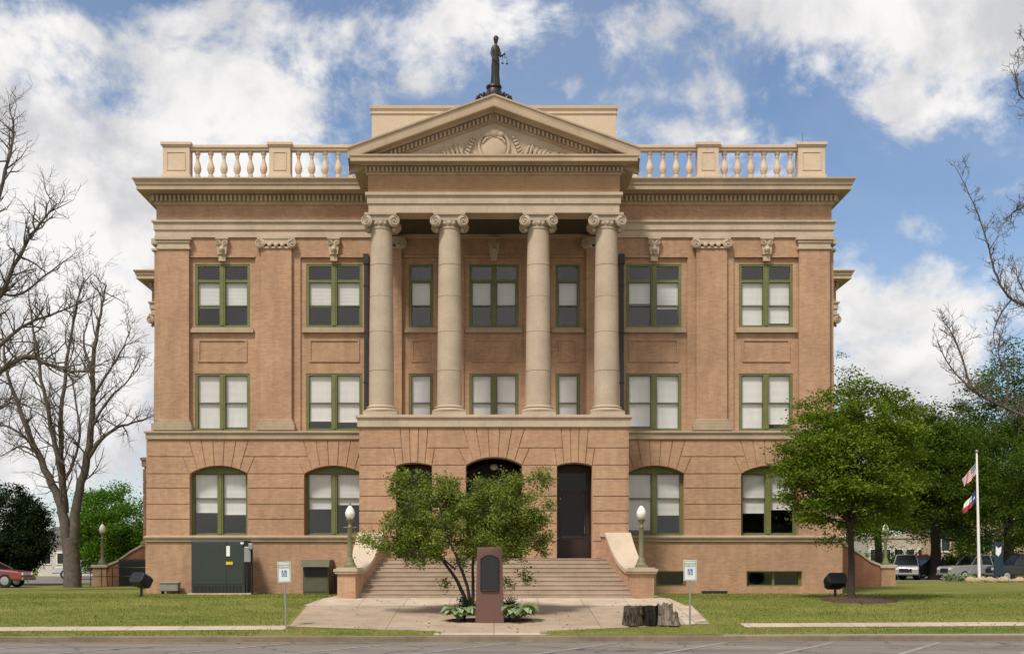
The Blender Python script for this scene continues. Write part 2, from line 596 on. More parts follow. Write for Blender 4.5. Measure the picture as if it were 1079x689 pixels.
def sheet(name, rows, mat, dz=0.0, kind='structure', xs=None):
    """ground strip: rows = list of functions/values y(x) from the street inwards, sampled at xs"""
    vs = []; fs = []
    for r in rows:
        for x in xs:
            y = r(x) if callable(r) else r
            vs.append((x, y, gz(y) + dz))
    n = len(xs)
    for k in range(len(rows) - 1):
        for i in range(n - 1):
            fs.append((k * n + i, k * n + i + 1, k * n + n + i + 1, k * n + n + i))
    o = MB().add(vs, fs).build(name, mat)
    o['kind'] = kind
    return o


XS = [-600, -120, -60, -30, -15, 0, 15, 30, 60, 120, 600]
g = MB()


def rows_into(mb, rows, xs):
    vs = []; fs = []
    for r in rows:
        for x in xs:
            y = r(x) if callable(r) else r
            vs.append((x, y, gz(y)))
    n = len(xs)
    for k in range(len(rows) - 1):
        for i in range(n - 1):
            fs.append((k * n + i, k * n + i + 1, k * n + n + i + 1, k * n + n + i))
    mb.add(vs, fs)


XC = [-60, -30, -15, 0, 15, 30, 60]
rows_into(g, [lambda x: kerb_y(max(-60, min(60, x))) + .16, YF, 30, 120, 900], [-600, -120] + XC + [120, 600])
g.add([(-600, -75, STREET), (600, -75, STREET), (600, -700, STREET), (-600, -700, STREET)], [(3, 2, 1, 0)])
lawn = g.build('lawn', LAWN); tag(lawn, kind='structure')

road = MB()
rx = [-600, -60, 0, 60, 600]
vs = [(x, -75, STREET) for x in rx] + [(x, kerb_y(max(-60, min(60, x))), STREET) for x in rx]
road.add(vs, [(i, i + 1, i + 6, i + 5) for i in range(4)])
tag(road.build('road', ASPHALT), kind='structure')

# kerb with a lowered stretch in front of the central walk
KA, KB = wx(474, -15.9), wx(562, -15.9)
kb = MB()


def kerb_run(xa, xb, ha, hb, n=30):
    vs = []; fs = []
    for i in range(n + 1):
        t = i / n; x = xa + (xb - xa) * t; y = kerb_y(x)
        h = ha + (hb - ha) * t
        zt = STREET + h
        vs += [(x, y, STREET - .1), (x, y + .0, zt - .02), (x, y + .025, zt), (x, y + .165, zt), (x, y + .165, STREET - .1)]
    for i in range(n):
        for k in range(4):
            a = i * 5 + k
            fs.append((a, a + 5, a + 6, a + 1))
    kb.add(vs, fs)


kerb_run(-60, KA - .5, .165, .165, 60)
kerb_run(KA - .5, KA, .165, .165, 4)
kerb_run(KA, KB, .165, .165, 10)
kerb_run(KB, KB + .5, .165, .165, 4)
kerb_run(KB + .5, 60, .165, .165, 60)
tag(kb.build('kerb', KERB), kind='structure')

# gutter pan
gp = MB()
gx = [-60, -20, 0, 20, 60]
gp.add([(x, kerb_y(x) - .42, STREET + .004) for x in gx] + [(x, kerb_y(x) - .004, STREET + .006) for x in gx], [(i, i + 1, i + 6, i + 5) for i in range(4)])
tag(gp.build('gutter', asphalt_mat('gutter_concrete', (.215, .178, .146))), kind='structure')

# parking lines
pl = MB()
for k in range(-6, 7):
    x0 = 3.35 + 2.95 * k
    a = Vector((x0, kerb_y(x0) - .55)); b = a + Vector((-3.0, -5.2))
    t = (b - a).normalized(); nrm = Vector((-t.y, t.x)) * .085
    q = [a + nrm, b + nrm, b - nrm, a - nrm]
    pl.add([(p.x, p.y, STREET + .008) for p in q], [(0, 1, 2, 3)])
tag(pl.build('parking_line', LINE), kind='structure')

# entrance walk: pale band at the foot of the steps, aggregate towards the street
def paved(name, pts, mat, dz):
    """pts: polygon (x,y) lying wholly on one side of the fold at y = YF"""
    vs = [(x, y, gz(y) + dz) for x, y in pts]
    o = MB().add(vs, [tuple(range(len(pts)))]).build(name, mat)
    return tag(o, kind='structure')


paved('entrance_landing', [(-5.9, YF), (6.0, YF), (6.0, -3.2), (-5.9, -3.2)], CONCRETE, .012)
paved('entrance_walk', [(-6.1, YF), (-6.32, -9.3), (6.35, -9.3), (6.1, YF)][::-1] if False else [(-6.32, -9.1), (6.35, -9.1), (6.1, YF), (-5.95, YF)], CONCRETE, .012)
paved('paving', [(wx(304, -14.2), -14.1), (KA - .6, -15.1), (KA - .15, -15.36), (KB + .15, -15.36), (KB + .6, -15.0), (wx(722, -13.7), -13.7), (5.75, -9.11), (-6.2, -9.11)], AGGREGATE, .012)
paved('walk_border', [(wx(722, -13.7) + .02, -13.69), (wx(748, -13.5), -13.45), (6.55, -9.11), (5.77, -9.11)], CONCRETE, .011)
# kerb ramp
rz0, rz1 = gz(-15.83) + .012, gz(-15.36) + .012
tag(MB().add([(KA - .45, kerb_y(KA) + .16, rz0), (KA, kerb_y(KA) + .16, rz0), (KB, kerb_y(KB) + .16, rz0), (KB + .45, kerb_y(KB) + .16, rz0), (KB + .45, -15.362, rz1), (KA - .45, -15.362, rz1)], [(0, 1, 2, 3, 4, 5)]).build('kerb_ramp', CONCRETE), kind='structure')

# grass strip between walk and kerb, in front of the paving (raised a little, rounded ends)
gs = MB()
def strip(pts, h=.012):
    n = len(pts)
    vs = [(x, y, gz(y) + h) for x, y in pts] + [(x, y, gz(y) - .02) for x, y in pts]
    gs.add(vs, [tuple(range(n))] + [(i, i + n, (i + 1) % n + n, (i + 1) % n) for i in range(n)])
XL0 = wx(280, -14.4)
strip([(XL0, kerb_y(XL0) + .17), (KA - .55, kerb_y(KA) + .17), (KA - .2, -15.6), (KA - .15, -15.35), (KA - .45, -15.1), (KA - 1.2, -14.86), (XL0 + 1.5, -14.55), (XL0, -14.4)])
XR0 = wx(748, -13.5)
strip([(KB + .55, kerb_y(KB) + .17), (XR0, kerb_y(XR0) + .17), (XR0, -13.95), (4.0, -14.35), (KB + 1.2, -14.75), (KB + .5, -15.0), (KB + .2, -15.3), (KB + .25, -15.6)])
tag(gs.build('grass_verge', LAWN), kind='structure')

# public sidewalk, interrupted by the paving
for xa, xb in ((-60, XL0 + .6), (XR0 + .9, 60)):
    xs = [xa + (xb - xa) * i / 12 for i in range(13)]
    sheet('sidewalk', [walk_y0, walk_y1], CONCRETE, .014, xs=xs)
# side streets / car parks
tag(MB().add([(-90, 9.5, .012), (-24.5, 9.5, .012), (-24.5, 60, .012), (-90, 60, .012)], [(0, 1, 2, 3)]).build('side_street', ASPHALT), kind='structure')
tag(MB().add([(24, 33.5, .012), (110, 33.5, .012), (110, 58, .012), (24, 58, .012)], [(0, 1, 2, 3)]).build('parking_lot', ASPHALT), kind='structure')
tag(MB().add([(24, 32.6, .016), (110, 32.6, .016), (110, 33.4, .016), (24, 33.4, .016)], [(0, 1, 2, 3)]).build('path', CONCRETE), kind='structure')


def pt_in(poly, X, Y):
    r = np.zeros(X.shape, bool)
    n = len(poly)
    for i in range(n):
        x0, y0 = poly[i]; x1, y1 = poly[(i + 1) % n]
        c = ((y0 > Y) != (y1 > Y)) & (X < (x1 - x0) * (Y - y0) / (y1 - y0 + 1e-12) + x0)
        r ^= c
    return r


def grow_grass():
    R = np.random.default_rng(3)
    N = 150000
    X = R.uniform(-19, 22, N); Y = R.uniform(-16.5, -.3, N)
    # denser near the street
    keep = R.uniform(0, 1, N) < np.clip(1.05 - (Y + 16) / 22, .35, 1)
    X, Y = X[keep], Y[keep]
    hard = pt_in([(-6.35, -9.1), (-5.95, -7), (-5.9, 0), (6.0, 0), (6.1, -7), (6.6, -9.1), (XR0 + .1, -13.45), (XR0, -13.9), (4, -14.3), (KB + 1.2, -14.7), (KB + .45, -15.0), (KB + .15, -15.6), (KB + .3, -16.4), (KA - .3, -16.4), (KA - .15, -15.6), (KA - .45, -15.05), (KA - 1.2, -14.8), (wx(304, -14.2) - .1, -14.3)], X, Y)
    sw0 = -14.55 + .036 * X
    swalk = (Y > sw0) & (Y < sw0 + .85) & ((X < XL0 + .6) | (X > XR0 + .9))
    kerb = Y < -16 + .025 * X + .18
    base = (np.abs(X) < 14.2) & (Y > -.45)
    mul = ((X - wx(905, -7.4)) / 1.35) ** 2 + ((Y + 7.6) / 1.0) ** 2 < 1
    ok = ~(hard | swalk | kerb | base | mul)
    X, Y = X[ok], Y[ok]
    n = len(X)
    Z = np.where(Y < YF, (Y - YF) * SLOPE, 0.0)
    pat = .5 + .5 * np.sin(X * 2.1 + 1.7 * np.sin(Y * 1.3)) * np.sin(Y * 2.7 + np.sin(X * .9))
    H = R.uniform(.02, .05, n) * (1 + .9 * pat ** 3) * np.where(R.uniform(0, 1, n) < .03, 1.9, 1); W = R.uniform(.006, .014, n)
    A = R.uniform(0, 2 * pi, n); L = R.uniform(0, .04, n); B = R.uniform(0, 2 * pi, n)
    c = np.stack([X, Y, Z], 1)
    dx = np.stack([np.cos(A) * W, np.sin(A) * W, np.zeros(n)], 1)
    tip = c + np.stack([np.cos(B) * L, np.sin(B) * L, H], 1)
    v = np.stack([c - dx, c + dx, tip], 1).reshape(-1, 3)
    q = np.arange(3 * n).reshape(-1, 3)
    o = np_mesh('grass', v, q, GRASS_BLADE)
    tag(o, 'short grass blades over the courthouse lawn', 'grass', kind='stuff')


grow_grass()


def litter():
    R_ = np.random.default_rng(17)
    n = 1500
    X = R_.uniform(-19, 22, n); Y = R_.uniform(-15.6, -.6, n)
    m = R_.uniform(0, 1, n) < np.clip(np.exp(-((X - 13) / 4) ** 2) + np.exp(-((X + 1) / 3.5) ** 2) * .6 + .25, 0, 1)
    m &= ~((np.abs(X) < 5.9) & (Y > -7.2))
    X, Y = X[m], Y[m]; n = len(X)
    Z = np.where(Y < YF, (Y - YF) * SLOPE, 0.0) + R_.uniform(.02, .055, n)
    A = R_.uniform(0, 2 * pi, n); s_ = R_.uniform(.025, .06, n)
    c = np.stack([X, Y, Z], 1)
    d = np.stack([np.cos(A) * s_, np.sin(A) * s_, R_.normal(0, .012, n)], 1)
    w_ = np.stack([-np.sin(A) * s_ * .45, np.cos(A) * s_ * .45, R_.normal(0, .012, n)], 1)
    v = np.stack([c - d, c + w_, c + d, c - w_], 1).reshape(-1, 3)
    o = np_mesh('leaf_litter', v, np.arange(4 * n).reshape(-1, 4), leaf_mat('dead_leaf', (.10, .06, .025), (.20, .13, .05), (.32, .24, .11)))
    tag(o, 'dry fallen leaves scattered over lawn and walk', 'leaves', kind='stuff')


litter()

# ------------------------------------------------------------------ the courthouse
CH = thing('courthouse', 'tan brick courthouse with columned portico, pediment and roof balustrade', 'courthouse')

YB, YBLK = -.25, -.29          # backing and block face of the lower wall
PYB, PYBLK = -3.50, -3.54      # the same for the portico podium


def arc(cx, hw, spring, crown, n=14):
    rise = crown - spring
    Rr = (hw * hw + rise * rise) / (2 * rise)
    a0 = math.asin(hw / Rr)
    return [(cx + Rr * sin(-a0 + 2 * a0 * i / n), crown - Rr + Rr * cos(-a0 + 2 * a0 * i / n)) for i in range(n + 1)]


def inset(poly, d):
    """shrink a convex polygon (any winding) by d"""
    P = [Vector(p) for p in poly]
    n = len(P)
    area = sum(P[i].x * P[(i + 1) % n].y - P[(i + 1) % n].x * P[i].y for i in range(n))
    sgn = 1 if area > 0 else -1
    out = []
    for i in range(n):
        a, b, c = P[i - 1], P[i], P[(i + 1) % n]
        e0 = (b - a).normalized(); e1 = (c - b).normalized()
        n0 = Vector((-e0.y, e0.x)) * sgn; n1 = Vector((-e1.y, e1.x)) * sgn
        m = (n0 + n1)
        k = m.length_squared
        if k < 1e-6:
            out.append(tuple(b + n0 * d)); continue
        m = m * (2 / k)
        ml = m.length
        if ml > 3: m = m * (3 / ml)
        out.append(tuple(b + m * d))
    return out


def rusticated(bk, bl, xL, xR, courses, opens, yb, yblk, depth):
    """coursed blocks with flat arches; opens = (x0,x1,spring,crown,nv,cz)"""
    opens = sorted(opens)
    top0, top1 = courses[-2][0], courses[-1][1]
    z1 = courses[-2][1]                       # line where the outer voussoir stops
    G = .017
    def put(poly, gap=True):
        bk.prism(poly, yb, yb + depth)
        p2 = inset(poly, G) if gap else poly
        bl.prism(p2, yblk, yb + .03)
    def joint(o, k):
        x0, x1, sp, cr, nv, cz = o
        cx = (x0 + x1) / 2
        A = arc(cx, (x1 - x0) / 2, sp, cr, nv * 2)
        p = A[2 * k]
        d = Vector((p[0] - cx, p[1] - cz))
        return p, (lambda z: cx + d.x * (z - cz) / d.y)
    for ci, (za, zb) in enumerate(courses):
        edges = [xL]
        for o in opens:
            edges += [o[0], o[1]]
        edges.append(xR)
        if ci < len(courses) - 2:
            for i in range(0, len(edges), 2):
                if edges[i + 1] - edges[i] > .05:
                    put([(edges[i], za), (edges[i + 1], za), (edges[i + 1], zb), (edges[i], zb)])
        else:
            k = 0 if ci == len(courses) - 2 else 1
            for i in range(0, len(edges), 2):
                if i == 0:
                    lb = lt = xL
                else:
                    o = opens[i // 2 - 1]
                    j = joint(o, o[4] - k)[1]; lb, lt = j(za), j(zb)
                if i == len(edges) - 2:
                    rb = rt = xR
                else:
                    o = opens[i // 2]
                    j = joint(o, k)[1]; rb, rt = j(za), j(zb)
                if rb - lb > .05 or rt - lt > .05:
                    put([(lb, za), (rb, za), (rt, zb), (lt, zb)])
    for o in opens:
        x0, x1, sp, cr, nv, cz = o
        A = arc((x0 + x1) / 2, (x1 - x0) / 2, sp, cr, nv * 2)
        for k in range(nv):
            pa, ja = joint(o, k); pb, jb = joint(o, k + 1)
            zt = z1 if k in (0, nv - 1) else top1
            put([pa, A[2 * k + 1], pb, (jb(zt), zt), (ja(zt), zt)])


W1 = [(-12.25, -9.94), (-7.64, -5.31), (5.33, 7.66), (9.97, 12.27)]
HWL, HWU = 13.98, 13.65
BD = 36.0                       # depth of the building
cs = [(2.33, 3.0), (3.0, 3.6), (3.6, 4.25), (4.25, 4.83), (4.83, 5.52), (5.52, 6.20)]
bk, bl = MB(), MB()
rusticated(bk, bl, -HWL, -5.0, cs, [(a, b, 4.83, 5.15, 7, 2.13) for a, b in W1[:2]], YB, YBLK, .5)
rusticated(bk, bl, 5.0, HWL, cs, [(a, b, 4.83, 5.15, 7, 2.13) for a, b in W1[2:]], YB, YBLK, .5)
# side and rear walls of the lower storey
bk.box(-HWL + .02, -HWL + .5, .24, BD, 2.32, 6.2); bk.box(HWL - .5, HWL - .02, .24, BD, 2.32, 6.2)
bk.box(-HWL + .5, HWL - .5, BD - .5, BD - .02, 2.32, 6.2)
for za, zb in cs:
    for sgn in (-1, 1):
        a, b = sorted((sgn * (HWL - .03), sgn * (HWL + .03)))
        bl.box(a, b, -.28, BD, za + .02, zb - .02)
lw = bk.build('lower_wall', BRICK, CH)
bl.build('block_facing', BRICK, lw)

# basement wall with small windows
bw = MB()
bwin = [(wx(690, 0), wx(722, 0)), (wx(785, 0), wx(843, 0))]
zb0, zb1 = wz(617.5, -.3), wz(601.5, -.3)
xs = [5.0, bwin[0][0], bwin[0][1], bwin[1][0], bwin[1][1], HWL + .05]
bw.box(5.0, HWL + .05, -.33, .2, -.3, zb0); bw.box(5.0, HWL + .05, -.33, .2, zb1, 2.06)
for i in (0, 2, 4):
    bw.box(xs[i], xs[i + 1], -.33, .2, zb0, zb1)
bw.box(HWL - .4, HWL + .05, .2, BD, -.3, 2.06)
MB().box(-HWL - .05, -5.0, -.33, .2, -.3, 2.06).box(-HWL - .05, -HWL + .4, .2, BD, -.3, 2.06).build('basement_wall', BRICK, CH)
bw.build('basement_wall', BRICK, CH)

# water table and belt
wt = MB().ring(-13.62, 13.62, 0, BD, [(.34, 2.06), (.40, 2.10), (.40, 2.20), (.46, 2.235), (.46, 2.30), (.36, 2.345)])
wt.build('water_table', STONE_BELT, CH)
bc = MB().ring(-13.30, 13.30, .36, BD, [(.64, 6.19), (.72, 6.22), (.72, 6.44), (.78, 6.46), (.78, 6.53), (.45, 6.58)])
bc.build('belt_course', STONE_BELT, CH)

# upper wall with the window bays set back a little
W2 = [(-12.13, -9.90), (-7.62, -5.34), (5.36, 7.61), (9.94, 12.13)]
WP = [(-3.46, -2.46), (-1.0, 1.0), (2.50, 3.50)]
ZT, ZTb, ZS, ZSb = 13.35, 10.77, 8.92, 6.58
uw = MB()
allw = sorted(W2 + WP)
e = -HWU
def bay(x0, x1):
    """recessed bay round a stack of two windows"""
    m = .22
    xa, xb = x0 - m, x1 + m
    y0 = .07
    uw.box(xa, x0, y0, .5, 6.5, 13.62); uw.box(x1, xb, y0, .5, 6.5, 13.62)
    uw.box(x0, x1, y0, .5, ZT, 13.62); uw.box(x0, x1, y0, .5, ZS, ZTb)
    uw.box(xa, xb, 0, .5, 13.62, 14.5)
    # raised panel under the third floor sill
    pz0, pz1 = 9.38, 10.30
    p = .07
    for q in ((x0 + .12, x1 - .12, pz0, pz0 + p), (x0 + .12, x1 - .12, pz1 - p, pz1)):
        uw.box(q[0], q[1], .03, .1, q[2], q[3])
    for q in ((x0 + .12, x0 + .12 + p), (x1 - .12 - p, x1 - .12)):
        uw.box(q[0], q[1], .03, .1, pz0 + p, pz1 - p)
    # thin moulding round the bay
    uw.box(xa - .0, xb + .0, -.05, .0, 13.60, 13.68)
    return xa, xb
for (x0, x1) in allw:
    xa, xb = x0 - .22, x1 + .22
    uw.box(e, xa, 0, .5, 6.5, 14.5)
    bay(x0, x1)
    e = xb
uw.box(e, HWU, 0, .5, 6.5, 14.5)
uw.box(-HWU, -HWU + .5, .5, BD, 6.5, 14.5); uw.box(HWU - .5, HWU, .5, BD, 6.5, 14.5); uw.box(-HWU + .5, HWU - .5, BD - .5, BD, 6.5, 14.5)
uw.build('upper_wall', BRICK, CH)

for (x0, x1) in allw:
    sl = MB()
    sl.box(x0 - .16, x1 + .16, -.07, .3, 10.56, 10.70); sl.box(x0 - .10, x1 + .10, -.03, .3, 10.70, ZTb)
    sl.build('sill', STONE_BELT, CH)

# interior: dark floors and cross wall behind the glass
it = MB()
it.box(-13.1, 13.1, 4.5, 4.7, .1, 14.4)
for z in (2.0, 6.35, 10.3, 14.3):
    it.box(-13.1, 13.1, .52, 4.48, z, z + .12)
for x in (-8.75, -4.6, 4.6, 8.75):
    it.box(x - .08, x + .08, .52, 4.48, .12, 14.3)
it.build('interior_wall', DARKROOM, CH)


# entablature + cornice round the main block
def dentils(mb, x0, x1, y, z0, z1, out, w=.090, gap=.085, axis='x'):
    n = int((x1 - x0) / (w + gap))
    st = (x1 - x0) / n
    for i in range(n):
        a = x0 + st * (i + .5) - w / 2
        if axis == 'x':
            mb.box(a, a + w, y - out, y, z0, z1)
        else:
            s_ = 1 if out > 0 else -1
            lo, hi = sorted((y, y + out))
            mb.box(lo, hi, a, a + w, z0, z1)


ARCH = [(.0, 14.40), (.07, 14.40), (.07, 14.68), (.12, 14.70), (.12, 14.96), (.19, 15.0), (.19, 15.07), (.03, 15.085)]
MB().ring(-HWU, HWU, 0, BD, ARCH).build('architrave', STONE, CH)
MB().ring(-HWU, HWU, 0, BD, [(.025, 15.08), (.025, 15.74)], False).build('frieze', BRICK, CH)
CORN = [(.0, 15.70), (.09, 15.72), (.12, 15.80), (.12, 16.10), (.26, 16.12), (.30, 16.165), (.66, 16.165), (.66, 16.34), (.70, 16.36), (.72, 16.44), (.80, 16.56), (.80, 16.61), (0, 16.68)]
co = MB().ring(-HWU, HWU, 0, BD, CORN)
dentils(co, -HWU - .2, HWU + .2, -.12, 15.83, 16.06, .15)
for s_ in (-1, 1):
    dentils(co, -.2, BD, s_ * (HWU + .12), 15.83, 16.06, s_ * .15, axis='y')
co.build('cornice', STONE_TRIM, CH)
MB().box(-HWU - .1, HWU + .1, -.1, BD, 16.60, 16.72).build('roof', ROOF, CH)


# pilasters
def volute(mb, c, r, th, turn=1, yaw=0.0, n=26):
    """scroll disc facing -y with a raised spiral"""
    R_ = Matrix.Translation(Vector(c)) @ Matrix.Rotation(yaw, 4, 'Z') @ Matrix.Rotation(pi / 2, 4, 'X')
    mb.lathe([(r * .92, -th), (r, -th * .8), (r, -.01), (r * .8, .0)], n=20, M=R_)
    pts = []
    for i in range(n + 1):
        t = i / n
        a = pi / 2 + turn * t * 4.2 * pi
        q = r * (.90 - .78 * t)
        pts.append(R_ @ Vector((q * cos(a), q * sin(a), .012)))
    mb.tube(pts, [r * .115 * (1 - .5 * i / n) for i in range(n + 1)], 5)
    mb.ball(R_ @ Vector((0, 0, .02)), r * .17, 8, 6)


def pil_capital(x, hw, y, ionic):
    mb = MB()
    if ionic:
        mb.box(x - hw - .14, x + hw + .14, y - .10, .0, 14.30, 14.39)
        mb.box(x - hw - .02, x + hw + .02, y - .07, .0, 14.10, 14.30)
        for s_ in (-1, 1):
            volute(mb, (x + s_ * (hw + .02), y - .10, 14.12), .20, .14, -s_)
        mb.box(x - hw - .03, x + hw + .03, y - .05, 0, 13.93, 14.0)
        for i in range(3):
            mb.ball((x + (i - 1) * .26, y - .06, 14.06), (.09, .06, .10), 10, 6)
    else:
        mb.box(x - hw - .12, x + hw + .12, y - .12, .0, 14.27, 14.39)
        mb.box(x - hw - .06, x + hw + .06, y - .07, .0, 14.16, 14.27)
        mb.box(x - hw - .02, x + hw + .02, y - .03, .0, 13.98, 14.16)
        mb.box(x - hw - .06, x + hw + .06, y - .06, .0, 13.90, 13.98)
    return mb


def pilaster(x, hw, ionic, side=False):
    y = -.15
    p = MB().box(x - hw, x + hw, y, .0, 7.02, 13.95).build('pilaster', BRICK, CH)
    pil_capital(x, hw, y, ionic).build('capital', STONE, p, smooth=40)
    b = MB().box(x - hw - .16, x + hw + .16, y - .20, .0, 6.57, 6.80)
    b.box(x - hw - .11, x + hw + .11, y - .13, .0, 6.80, 6.92)
    b.box(x - hw - .05, x + hw + .05, y - .06, .0, 6.92, 7.03)
    b.build('base', STONE_BELT, p, bevel=.02)


for x, i in ((-12.95, False), (-8.80, True), (8.80, True), (12.95, False)):
    pilaster(x, .62, i)
for x in (-4.15, 4.15):
    pilaster(x, .42, True)
# returns of the corner pilasters on the flanks
for s_ in (-1, 1):
    p = MB()
    a, b = sorted((s_ * HWU, s_ * (HWU + .14)))
    p.box(a, b, .1, 1.3, 7.02, 13.95)
    pr = p.build('pilaster', BRICK, CH)
    q = MB(); a2, b2 = sorted((s_ * HWU, s_ * (HWU + .25)))
    q.box(a2, b2, 0.02, 1.4, 14.16, 14.385); q.box(a2, b2, .05, 1.36, 13.9, 13.98)
    q.build('capital', STONE, pr)
    q = MB(); q.box(a2, b2 , .02, 1.42, 6.575, 6.90); q.build('base', STONE_BELT, pr)


# consoles over the windows
def console(x):
    mb = MB()
    mb.prism([(x - .17, 13.70), (x + .17, 13.70), (x + .25, 14.36), (x - .25, 14.36)], -.16, .0)
    mb.box(x - .26, x + .26, -.22, 0, 14.30, 14.385)
    for s_ in (-1, 1):
        volute(mb, (x + s_ * .14, -.20, 14.16), .115, .11, -s_)
    mb.lathe([(.03, 0), (.10, .06), (.12, .16), (.05, .26)], (x, -.17, 13.74), 10)
    for i in range(4):
        mb.ball((x, -.19, 13.98 - i * .085), (.10 - i * .015, .05, .045), 8, 5)
    mb.box(x - .14, x + .14, -.11, 0, 13.44, 13.70)
    mb.build('console', STONE, CH, smooth=40)


for x in (-11.0, -6.48, 0.0, 6.48, 11.03):
    console(x)


# windows
def make_window(x0, x1, z0, z1, y, halves, transom=None, meet=None, blinds=(), arch=None):
    f = MB(); sh_ = MB()
    j = .11
    zt = z1
    if arch:
        zt = arch[0]
        A = arc((x0 + x1) / 2, (x1 - x0) / 2, arch[1], arch[2], 16)
        f.prism([(x0, zt), (x1, zt)] + A[::-1], y, y + .12)
    else:
        f.box(x0, x1, y, y + .12, z1 - .08, z1); zt = z1 - .08
    f.box(x0, x1, y - .03, y + .14, z0, z0 + .09)
    f.box(x0, x0 + j, y, y + .12, z0 + .09, zt); f.box(x1 - j, x1, y, y + .12, z0 + .09, zt)
    cells = [(x0 + j, x1 - j)]
    if halves == 2:
        c = (x0 + x1) / 2
        f.box(c - .11, c + .11, y - .04, y + .12, z0 + .09, zt)
        f.box(c - .05, c + .05, y - .065, y - .04, z0 + .09, zt)
        cells = [(x0 + j, c - .11), (c + .11, x1 - j)]
    if transom:
        f.box(x0 + j, x1 - j, y + .01, y + .11, transom - .05, transom + .05) if halves == 1 else [f.box(a, b, y + .01, y + .11, transom - .05, transom + .05) for a, b in cells]
    top = (transom - .05) if transom else zt
    gl = MB()
    bd = MB()
    for i, (a, b) in enumerate(cells):
        # upper sash (outer) and lower sash (inner)
        s_ = .028
        for (za, zb, yy) in ((meet - .03, top, y + .04), (z0 + .09, meet + .03, y + .085)):
            sh_.box(a, b, yy, yy + .04, zb - s_, zb); sh_.box(a, b, yy, yy + .04, za, za + s_ + .01)
            sh_.box(a, a + s_, yy + .001, yy + .039, za + .001, zb - .001); sh_.box(b - s_, b, yy + .001, yy + .039, za + .001, zb - .001)
            gl.add([(a + s_, yy + .02, za + s_), (b - s_, yy + .02, za + s_), (b - s_, yy + .02, zb - s_), (a + s_, yy + .02, zb - s_)], [(0, 1, 2, 3)])
        if transom:
            gl.add([(a, y + .06, transom + .05), (b, y + .06, transom + .05), (b, y + .06, zt), (a, y + .06, zt)], [(0, 1, 2, 3)])
        bz = blinds[i] if i < len(blinds) else blinds[0]
        if bz is not None:
            n = 12
            yb = y + .135
            vs = []
            for k in range(n + 1):
                zz = bz + (top + .02 - bz) * k / n
                w_ = .004 * (k % 2)
                vs += [(a + .015, yb + w_, zz), (b - .015, yb + w_ + .003, zz)]
            bd.add(vs, [(2 * k, 2 * k + 1, 2 * k + 3, 2 * k + 2) for k in range(n)])
            bd.box(a + .015, b - .015, yb - .012, yb + .012, bz - .03, bz)
    w = f.build('window', GREEN, CH)
    sh_.build('sash', SASH, w)
    gl.build('pane', GLASS, w)
    if bd.v:
        bd.build('blind', BLIND, w)
    return w


T = 12.67
for i, (x0, x1) in enumerate(W2):
    b3 = [(11.62, 11.70), (11.66, 11.74), (11.80, 11.58), (10.9, 11.0)][i]
    make_window(x0, x1, ZTb, ZT, .09, 2, T, 11.68, b3)
    b2 = [(6.7, 6.78), (7.02, 6.98), (6.82, 6.7), (6.7, 6.9)][i]
    make_window(x0, x1, ZSb, ZS, .09, 2, None, 7.73, b2)
for i, (x0, x1) in enumerate(WP):
    make_window(x0, x1, ZTb, ZT, .09, 2 if i == 1 else 1, T, 11.68, [(11.70, 11.70), (11.72, 11.68), (11.72, 11.7)][i])
    make_window(x0, x1, ZSb, ZS, .09, 2 if i == 1 else 1, None, 7.73, (6.75, 6.72))
for i, (x0, x1) in enumerate(W1):
    b1 = [(3.30, 3.22), (3.45, 3.62), (2.60, 3.20), (3.28, 3.42)][i]
    make_window(x0, x1, 2.33, 5.15, .06, 2, None, 3.85, b1, (4.84, 4.835, 5.15))
for x0, x1 in bwin:
    f = MB()
    n = 3 if x1 - x0 > 1.8 else 2
    f.box(x0, x1, -.12, .0, zb0, zb0 + .06); f.box(x0, x1, -.12, .0, zb1 - .06, zb1)
    for k in range(n):
        c = x0 + .05 + (x1 - x0 - .1) * k / (n - 1)
        f.box(c - .05, c + .05, -.12, 0, zb0 + .06, zb1 - .06)
    w = f.build('basement_window', GREEN, CH)
    MB().add([(x0, -.05, zb0), (x1, -.05, zb0), (x1, -.05, zb1), (x0, -.05, zb1)], [(0, 1, 2, 3)]).build('pane', GLASS, w)
# low black vent at the foot of the wall
vt = MB().box(wx(739, -.3), wx(766, -.3), -.42, -.33, wz(626, -.3), wz(622.2, -.3))
for k in range(8):
    x = wx(740, -.3) + k * .125
    vt.box(x, x + .03, -.44, -.42, wz(626, -.3), wz(622.5, -.3))
vt.build('foundation_vent', BLACK, CH)

# ------------------------------------------------------------------ portico podium with doors
cp = [(1.41, 2.05), (2.05, 2.72), (2.72, 3.20), (3.20, 3.75), (3.75, 4.40), (4.40, 4.92), (4.92, 5.57), (5.57, 6.33)]
DO = [(-3.68, -2.34, 4.90, 5.01, 5, .3), (-1.05, 1.05, 4.92, 5.22, 7, 2.6), (2.38, 3.70, 4.90, 5.01, 5, .3)]
bk, bl = MB(), MB()
rusticated(bk, bl, -5.02, 5.02, cp, DO, PYB, PYBLK, .6)
for s_ in (-1, 1):
    a, b = sorted((s_ * 5.018, s_ * 4.5))
    bk.box(a, b, PYB + .6, 0, 0, 6.33)
    a, b = sorted((s_ * 5.0, s_ * 5.075))
    for za, zb in cp:
        bl.box(a, b, PYBLK + .02, -.3, za + .02, zb - .02)
bk.box(-5.02, 5.02, PYB + .002, 0, -.2, 1.38)
pw = bk.build('portico_wall', BRICK, CH)
bl.build('block_facing', BRICK, pw)
MB().ring(-5.02, 5.02, PYB, 0, [(.06, 6.325), (.12, 6.36), (.12, 6.66), (.19, 6.70), (.19, 6.79), (.0, 6.825)]).build('balcony_floor', STONE, CH)
